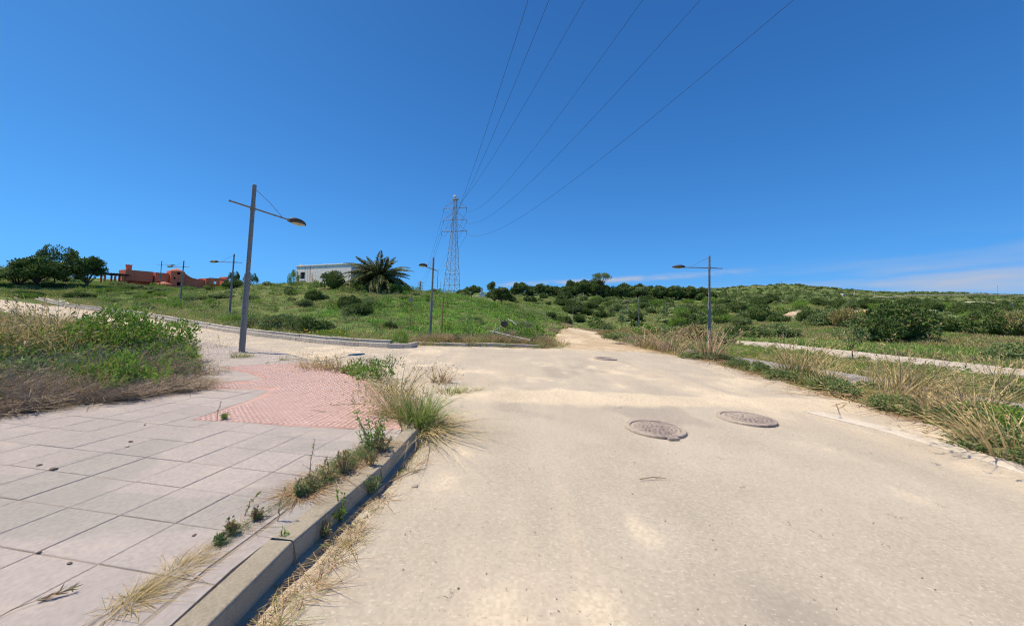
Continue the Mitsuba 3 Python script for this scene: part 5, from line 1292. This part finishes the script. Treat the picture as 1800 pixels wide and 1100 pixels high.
for k, ((x, y), s, f, lab) in enumerate((((-8.9, 6.9), (2.6, 2.4, 2.3), TUFT_GREEN[0], 'tall green grass clump at the left picture edge'), ((-9.3, 7.4), (2.6, 2.4, 2.1), TUFT_PLUME[0], 'tall straw plumes at the left picture edge'), ((-8.4, 7.1), (2.2, 2.0, 1.9), TUFT_PLUME[1], 'straw plumes bending right above the plot'), ((-9.7, 6.6), (2.6, 2.4, 2.1), TUFT_PLUME[0], 'straw plumes farthest left above the plot'), ((-9.6, 7.0), (2.6, 2.4, 2.2), TUFT_GREEN[1], 'green grass under the farthest left straw plumes'), ((-8.9, 7.7), (1.8, 1.8, 1.3), TUFT_MIX[1], 'mixed grass behind the left straw plumes'), ((-9.0, 6.4), (2.4, 2.2, 2.0), TUFT_PLUME[1], 'bleached straw plumes in front of the green grass at the left edge'), ((-8.0, 6.9), (2.0, 1.8, 1.5), TUFT_STRAW[0], 'straw tuft at the right end of the tall left grass'), ((-9.9, 7.6), (2.6, 2.4, 2.2), TUFT_PLUME[0], 'bleached straw plumes farthest back at the left edge'),
        ((-5.7, 6.6), (1.2, 1.1, .75), TUFT_MIX[0], 'yellowish grass tuft at the right corner of the plot'), ((-6.1, 7.2), (1.1, 1.1, .8), TUFT_MIX[2], 'yellowish grass tuft under the overhanging bush'))):
    tuft('plot_grass_clump', lab, f, x, y, s, tilt=(0, 10))
PLOT = Polygon([(-5.3, 6.1), (-5.5, 5.3), (-5.85, 4.7), (-6.8, 4.05), (-8.5, 3.4), (-12, 2.7), (-13, 5), (-13, 10), (-10.2, 10.6), (-7.6, 8.9), (-6.2, 7.4)])
x, y = region(1800, PLOT, -9, LR_)
d = meshkit.fbm(np.stack([x * .5, y * .5, x * 0], -1), 3, 33)
scatter('plot_weeds', 'low leafy weeds filling the overgrown plot', WEED[:2] + WEED_OLIVE, x[:330], y[:330], .7, 1.15, LR_, (.7, 1.4), 0, 'weeds')
scatter('plot_fresh_weeds', 'fresh yellow-green weeds along the front of the overgrown plot', WEED, x[760:900], y[760:900], .8, 1.35, LR_, (.9, 1.5), .05, 'weeds')
scatter('plot_grass', 'half-dry grass between the bushes of the overgrown plot', TUFT_MIX + TUFT_GREEN + TUFT_STRAW[:1], x[420:760], y[420:760], .7, 1.25, LR_, (.5, 1.0), 0, 'grass')
scatter('plot_twigs', 'dry grey stems standing between the bushes of the overgrown plot', BRUSH, x[300:350], y[300:350], .55, 1.0, LR_, (.8, 1.5), 0, 'dry brush')
x, y = along(LineString([(-5.05, 6.2), (-5.25, 5.45), (-5.7, 4.6), (-6.7, 3.95), (-8.4, 3.25), (-11, 2.6)]), 80, .10, LR_)
for i in range(len(x)):
    scene[f'plot_edge_litter__{i + 1:03d}'] = {'type': 'instance', 'shape': {'type': 'ref', 'id': (BRUSH + LITTER)[int(LR_.integers(0, 6))]}, 'to_world': at(x[i] - .1, y[i] + .1, .125, LR_.uniform(0, 360), (LR_.uniform(.5, 1.0),) * 2 + (LR_.uniform(.25, .5),))}
tag('plot_edge_litter', 'dead grass and twigs along the pavement edge of the overgrown plot', 'dead grass', kind='stuff')
x, y = along(LineString([(-30, 21.5), (-22.4, 18.4), (-14, 13.9), (-10.4, 11.6), (-8.4, 9.8)]), 120, .5, LR_)
scatter('back_edge_grass', 'dry grass along the back of the near pavement', TUFT_MIX + TUFT_STRAW, x, y, .5, 1.0, LR_, (.4, .9), .05, 'grass')

# weeds in the joint along the near kerb
def joint_weed(label, x, y, h, seed, mat, K=7, m=26, L=.034, W=.011, stalk=True, z=.13):
    k = thing('joint_weed', label, 'weed')
    r = np.random.default_rng(seed); pt, P, Q = [], [], []
    for i in range(K):
        a = r.uniform(0, 6.28); e = np.array([x + math.cos(a) * h * r.uniform(.15, .5), y + math.sin(a) * h * r.uniform(.15, .5), z + h * r.uniform(.45, 1)])
        b = np.array([x + r.normal(0, .012), y + r.normal(0, .012), z - .02]); md = (b + e) / 2 + [0, 0, h * .06]
        pt.append(tube([b, md, e], [.0035, .0028, .0015], 4, False))
        t = r.uniform(.25, 1.05, m)[:, None]
        P.append(b + (e - b) * t + r.normal(0, .006, (m, 3))); Q.append(np.tile(unit((e - b)[None]), (m, 1)) * .8 + r.normal(0, .6, (m, 3)))
    part(k, 'stem', mikit.ply(join(pt), 'twig_grey'))
    part(k, 'foliage', leafmesh(leaves(np.vstack(P), np.vstack(Q), L, W, seed + 1, .25), mat))


for (x, y), h, sd, mat, K, lab in (((-1.29, 3.64), .34, 1, 'leaf_fresh', 13, 'tallest leafy weed at the end of the near kerb'), ((-1.20, 3.61), .24, 2, 'leaf_ruddy', 10, 'reddish leafy weed pressed against the tallest kerb weed'), ((-1.35, 3.13), .17, 3, 'leaf_ruddy', 14, 'rounded reddish weed in the joint left of the tallest weed'), ((-1.40, 3.00), .13, 4, 'leaf_ruddy', 8, 'small reddish weed in the joint left of the rounded one'),
        ((-1.19, 3.31), .14, 5, 'leaf_ruddy', 9, 'small reddish weed hanging over the kerb edge'), ((-1.48, 2.75), .11, 6, 'leaf_olive', 12, 'grey-green rosette weed in the kerb joint'), ((-1.45, 2.84), .10, 7, 'leaf_ruddy', 8, 'small ruddy weed beside the grey-green rosette'), ((-1.58, 2.45), .07, 8, 'leaf_ruddy', 9, 'tiny reddish weed in the kerb joint halfway to the bottom edge'),
        ((-1.63, 2.29), .07, 9, 'leaf_ruddy', 10, 'small red and green weed in the lower kerb joint'), ((-1.61, 2.19), .05, 10, 'leaf_olive', 8, 'tiny weed below the small red and green one'), ((-3.34, 4.45), .07, 11, 'leaf_fresh', 8, 'tiny yellow-green weed at the left tip of the red tiles'), ((-1.29, 2.22), .16, 12, 'leaf_fresh', 7, 'green weed growing from the gutter against the kerb face'), ((-1.16, 2.69), .17, 13, 'leaf_fresh', 7, 'green weed in the gutter at the second kerb joint'), ((-1.08, 3.08), .16, 14, 'leaf_olive', 9, 'olive weed in the gutter below the reddish weeds'), ((-1.15, 2.50), .10, 15, 'leaf_ruddy', 6, 'ruddy weed in the gutter among dead grass')):
    joint_weed(lab, x, y, h, sd, mat, K, 30 if h > .15 else 22, .042 if h > .2 else .028, .012 if h > .2 else .011, z=.13 if y > 0 and 'gutter' not in lab else 0.0)


def stalk(label, x, y, h, seed, z=.13, lean=0.05):
    k = thing('dry_stalk', label, 'stalk'); r = np.random.default_rng(seed)
    c = np.array([(x + lean * t * t + r.normal(0, .004), y + r.normal(0, .004), z + h * t) for t in np.linspace(0, 1, 7)])
    part(k, 'stem', mikit.ply(tube(c, np.linspace(.004, .0015, 7), 4, False), 'twig_grey'))
    t = r.uniform(.2, 1, 46); P = np.stack([np.interp(t, np.linspace(0, 1, 7), c[:, j]) for j in range(3)], -1)
    part(k, 'seed_pods', leafmesh(leaves(P, r.normal(0, 1, (46, 3)), .016, .009, seed), 'grass_mixed'))


for (x, y), h, sd, lab in (((-1.52, 2.94), .34, 1, 'tall thin dry stalk rising from the kerb joint'), ((-1.49, 3.09), .15, 2, 'short dry stalk right of the tall one'), ((-3.40, 4.42), .22, 3, 'thin stalk at the left tip of the red tiles'), ((-1.44, 2.44), .20, 4, 'thin bare stalk in the lower kerb joint'), ((-1.68, 2.49), .16, 5, 'leaning bare stalk by the tiny reddish weed')):
    stalk(lab, x, y, h, sd, lean=.03 if sd != 5 else .09)
k = thing('fallen_plume', 'pinkish dry grass plume lying on the slabs at the lower left corner', 'plume')
x, y = (-2.09, 1.74)
part(k, 'stem', mikit.ply(tube([(x - .05, y - .16, .134), (x - .04, y - .05, .14), (x, y, .142)], .002, 4, False), 'twig_grey'))
P = np.linspace(0, 1, 60)[:, None] * np.array([.09, .07, .012]) + [x, y, .14]
part(k, 'seed_head', leafmesh(leaves(P, np.tile([.8, .6, .1], (60, 1)), .035, .006, 77, .3), 'seed_head'))
# straw bundle in the joint at the bottom, and dead straw along the kerb foot
JOINT = LineString([(-1.75, 1.64), (-1.66, 1.94), (-1.67, 2.10), (-1.61, 2.25)])
x, y = along(LineString([(-1.72, 1.67), (-1.67, 1.86), (-1.65, 2.02)]), 16, .012, LR_)
for i in range(len(x)):
    v, f, u = blades(46, .03, .125, .0036, 1.5, 300 + i, droop=.66, segs=3, bias=(.5, .9))
    plant(f'joint_straw__{i + 1:03d}', group(f'form_joint_straw_{i}', straw=leafmesh((v, f, u), 'grass_straw')), at(x[i], y[i], .132))
tag('joint_straw', 'bundle of bleached straw lying along the joint beside the kerb', 'straw', kind='stuff')
x, y = along(LineString([(-1.67, 2.05), (-1.61, 2.25), (-1.58, 2.46), (-1.47, 2.77), (-1.34, 3.21), (-1.30, 3.60)]), 46, .018, LR_)
for i in range(len(x)):
    s = LR_.uniform(.12, .26)
    scene[f'joint_moss__{i + 1:03d}'] = {'type': 'instance', 'shape': {'type': 'ref', 'id': (WEED_OLIVE + LITTER + WEED_OLIVE[:1])[int(LR_.integers(0, 6))]}, 'to_world': at(x[i], y[i], .128, LR_.uniform(0, 360), (s, s, s * .6))}
for i in range(60):
    u = LR_.uniform(0, 1); x0, y0 = np.array((-1.50, 2.75)) * (1 - u) + np.array((-1.27, 3.80)) * u
    s = LR_.uniform(.2, .42)
    scene[f'joint_moss__{i + 100:03d}'] = {'type': 'instance', 'shape': {'type': 'ref', 'id': (WEED_OLIVE + LITTER + LITTER[:1])[int(LR_.integers(0, 6))]}, 'to_world': at(x0 + LR_.normal(0, .03), y0 + LR_.normal(0, .03), .13, LR_.uniform(0, 360), (s, s, s * .7))}
tag('joint_moss', 'low sprouts and dead leaves filling the joint along the kerb', 'weeds', kind='stuff')
x = LR_.normal(0, .05, 150); y = np.concatenate([LR_.normal(c, .09, 17) for c in (1.75, 2.0, 2.35, 2.6, 2.9, 3.5, 3.9, 4.2)] + [LR_.uniform(1.6, 4.5, 14)])
x = -1.12 + .07 * (y - 1.7) + np.abs(x) * (.6 + .35 * (y - 1.5)) + .02
for i in range(len(x)):
    s = LR_.uniform(.10, .34)
    scene[f'gutter_litter__{i + 1:03d}'] = {'type': 'instance', 'shape': {'type': 'ref', 'id': LITTER_THIN[int(LR_.integers(0, 4))]}, 'to_world': at(x[i], y[i], -.012 if x[i] < np.interp(y[i], [1, 2, 2.9, 3.75, 4.6], [-1.3, -1.24, -1.12, -1.0, -1.0]) + .12 else .008, LR_.uniform(0, 360), (s, s, s * .5), 0)}
tag('gutter_litter', 'dead grass and brown straw along the foot of the near kerb', 'dead grass', kind='stuff')
x = LR_.normal(0, .35, 130) + (-0.81, 6.75)[0]; y = LR_.normal(0, .16, 130) + (-0.81, 6.75)[1]
for i in range(len(x)):
    s = LR_.uniform(.4, .9)
    scene[f'corner_litter__{i + 1:03d}'] = {'type': 'instance', 'shape': {'type': 'ref', 'id': LITTER[int(LR_.integers(0, 3))]}, 'to_world': at(x[i], y[i], None, LR_.uniform(0, 360), (s, s, s * .35), .03)}
tag('corner_litter', 'flattened dead grass on the sand right of the grass fountain', 'dead grass', kind='stuff')
for (x, y), s, lab in (((-2.90, 5.51), .55, 'flat dead tuft in the middle of the red tiles'), ((-2.06, 5.38), .35, 'small dead sprig on the right part of the red tiles'), ((-3.86, 7.93), .5, 'dead leaves at the far edge of the red tiles'), ((-6.87, 9.49), .9, 'dry weeds round the foot of the tall near lamp'), ((-6.74, 9.65), .6, 'small dry weeds right of the foot of the tall near lamp'), ((-5.58, 9.26), .5, 'thin weeds on the pavement right of the tall near lamp')):
    tuft('dead_grass_tuft', lab, TUFT_MIX[1] if 'lamp' in lab else LITTER[0], x, y, (s, s, s * (.6 if 'lamp' in lab else .4)), .125)

# ------------------------------------------------------------------ manhole covers, stones, sticks
def cover(x, y, r, deg, label, z, hinge=True):
    k = thing('manhole_cover', label, 'manhole cover')
    m = T().translate([x, y, z]).rotate([0, 0, 1], deg)
    part(k, 'frame', placed(mikit.ply(lathe([(r * .84, .012), (r * .84, .028), (r * .98, .030), (r, .022), (r * 1.01, -.06)], 40), 'cast_iron', smooth=30), m))
    lid = [lathe([(0.0, .022), (r * .80, .022), (r * .815, .018), (r * .82, -.02)], 40)]
    rs = np.random.default_rng(3)
    for ring, n in ((.15, 5), (.28, 10), (.41, 15), (.54, 20), (.67, 26)):
        for i in range(n):
            a = 2 * math.pi * i / n + ring * 3; c = np.array([math.cos(a), math.sin(a)]) * r * ring; w = r * .033
            b_ = box(-w, w, -w, w, .022, .028); q = rot2(a)
            lid.append((np.c_[b_[0][:, :2] @ q.T + c, b_[0][:, 2]], b_[1]))
    part(k, 'lid', placed(mikit.ply(join(lid), 'cast_iron', smooth=30), m))
    if hinge: part(k, 'hinge', placed(mikit.ply(box(-.07, .07, -r * 1.13, -r * .93, -.02, .030, .008), 'cast_iron'), m))
    return k


cover(*(1.97, 5.04), .385, 10, 'nearest round manhole cover with a hinge lug at its front', .004)
cover(*(3.60, 5.70), .40, 70, 'second round manhole cover beside the tuft of dry grass on the right', .004, False)
cover(*(3.29, 12.84), .385, 0, 'far round manhole cover in the middle of the junction', .006, False)
x, y = (4.11, 6.01)
for i in range(26):
    scene[f'cover_litter__{i + 1:03d}'] = {'type': 'instance', 'shape': {'type': 'ref', 'id': LITTER[i % 3]}, 'to_world': at(x - .55 + .045 * i + LR_.normal(0, .03), y + .16 + LR_.normal(0, .05) - .004 * i, None, LR_.uniform(0, 360), (.28, .28, .16), .03)}
tag('cover_litter', 'dry grass caught behind the second manhole cover', 'dead grass', kind='stuff')


def stone_mesh(seed, flat=.6):
    s = trimesh.creation.icosphere(subdivisions=2); r = np.random.default_rng(seed)
    v = s.vertices * (0.75 + .5 * meshkit.noise(s.vertices * 1.5 + seed, seed)[:, None]) * [1, r.uniform(.6, .9), flat]
    return v, np.array(s.faces)


STONES = [(mikit.ply(stone_mesh(i), 'stone_pale', smooth=35), mikit.ply(stone_mesh(i), 'stone_dark', smooth=35)) for i in range(4)]
for i, ((x, y), s, dark, zz, lab) in enumerate((((-3.60, 3.03), .026, 1, .13, 'dark brown clod on the left slabs, the largest'), ((-3.80, 3.10), .017, 1, .13, 'small dark clod left of the largest clod'), ((-3.54, 3.54), .020, 0, .13, 'pale pebble on the slabs below the overgrown plot'), ((-3.63, 3.66), .018, 1, .13, 'dark crumb just behind the pale pebble on the slabs'), ((-1.82, 2.26), .012, 1, .13, 'dark crumb on the slabs near the kerb joint'), ((-2.24, 2.00), .012, 1, .13, 'dark pebble on the lower left slabs'), ((-2.49, 2.07), .011, 1, .13, 'dark pebble in a slab joint at the lower left'),
        ((-3.99, 4.16), .014, 1, .13, 'dark crumb on the slabs below the twigs'), ((-0.77, 3.22), .030, 0, 0, 'tan stone on the road near the kerb'), ((-1.00, 2.75), .020, 0, 0, 'pale stone in the gutter litter'), ((-0.86, 2.27), .014, 0, 0, 'small tan stone on the road below the gutter litter'), ((1.55, 5.55), .030, 0, 0, 'white stone left behind the nearest manhole cover'), ((1.87, 4.19), .016, 1, 0, 'dark pebble in front of the nearest manhole cover'), ((1.82, 6.17), .045, 0, 0, 'white flat stone on the sand ridge'),
        ((5.83, 5.77), .04, 0, 0, 'white stone at the right road edge'), ((6.59, 5.34), .03, 0, 0, 'pale stone at the right verge below the seeding clump'), ((10.50, 11.01), .16, 0, .05, 'flat pale slab fragment in the grass above the grey pavement'))):
    k = thing('stone', lab, 'stone'); scene[k] = {**STONES[i % 4][dark], 'to_world': at(x, y, zz if zz else g1(x, y) + .06, i * 70, (s, s, s * (.8 if i < 16 else .25)), s * .3)}
# broken pale stones at the road edge
for i in range(9):
    x, y = np.array((6.54, 6.78)) + LR_.normal(0, .22, 2) * [1.4, .7]
    s = LR_.uniform(.04, .11)
    k = thing('rubble_stone', 'whitish broken stone in the heap at the right road edge', 'stone', 'rubble at the right road edge'); scene[k] = {**STONES[i % 4][0], 'to_world': at(x, y, g1(x, y) + .06, i * 50, (s, s, s * .8))}
DEB = [group(f'form_debris_{i}', bit=mikit.ply(twig_data(3, (.05, .05, .008), 400 + i, .0022, 1, .9), 'twig_grey')) for i in range(3)]
for i in range(70):
    x, y = LR_.uniform(-.6, 5.8), 1.7 + 7 * LR_.uniform(0, 1) ** 1.4
    s = LR_.uniform(.4, 1.2)
    scene[f'road_debris__{i + 1:03d}'] = {'type': 'instance', 'shape': {'type': 'ref', 'id': DEB[i % 3]}, 'to_world': at(x, y, .008 + float(road_relief(x, y)), i * 47, s, 0)}
tag('road_debris', 'scattered bits of dry twig and straw on the road', 'debris', kind='stuff')
n = 1500
x = LR_.uniform(-1, 6.2, n); y = 1.6 + 10 * LR_.uniform(0, 1, n) ** 1.6
x = np.where(LR_.uniform(0, 1, n) < .18, LR_.uniform(-.2, 2.6, n), x); y = np.where(np.arange(n) % 6 == 0, LR_.normal(6.1, .18, n), y)
SG = [group(f'form_pebble_{i}', stone=STONES[i][0]) for i in range(4)]
for i in range(n):
    s = .0028 + .0045 * LR_.uniform(0, 1) ** 4
    rz = .007 + float(road_relief(x[i], y[i]))
    scene[f'gravel__{i + 1:04d}'] = {'type': 'instance', 'shape': {'type': 'ref', 'id': SG[i % 4]}, 'to_world': at(x[i], y[i], rz, i * 37, s, 0)}
tag('gravel', 'fine loose gravel scattered over the sandy road', 'gravel', kind='stuff')
for (x, y), L, a, lab in (((1.36, 3.51), .26, 8, 'thin dark stick lying on the road below the nearest manhole cover'), ((-2.24, 5.26), .40, 12, 'thin twig lying on the red tiles'), ((-2.45, 4.88), .26, -20, 'forked twig lying on the near part of the red tiles'), ((-0.87, 3.44), .36, 50, 'straw stem in the gutter litter by the kerb end')):
    k = thing('stick', lab, 'stick'); a = math.radians(a); zz = .137 if y > 4 and x < 0 else .012
    d = np.array([math.cos(a), math.sin(a), 0]) * L / 2
    c = np.array([x, y, zz])
    scene[k] = mikit.ply(join([tube([c - d, c + [0, .012, .012], c + d], [.006, .005, .003], 5), tube([c + d * .2, c + d * .7 + [0, .05, .008]], [.004, .002], 4)]), 'twig_grey')
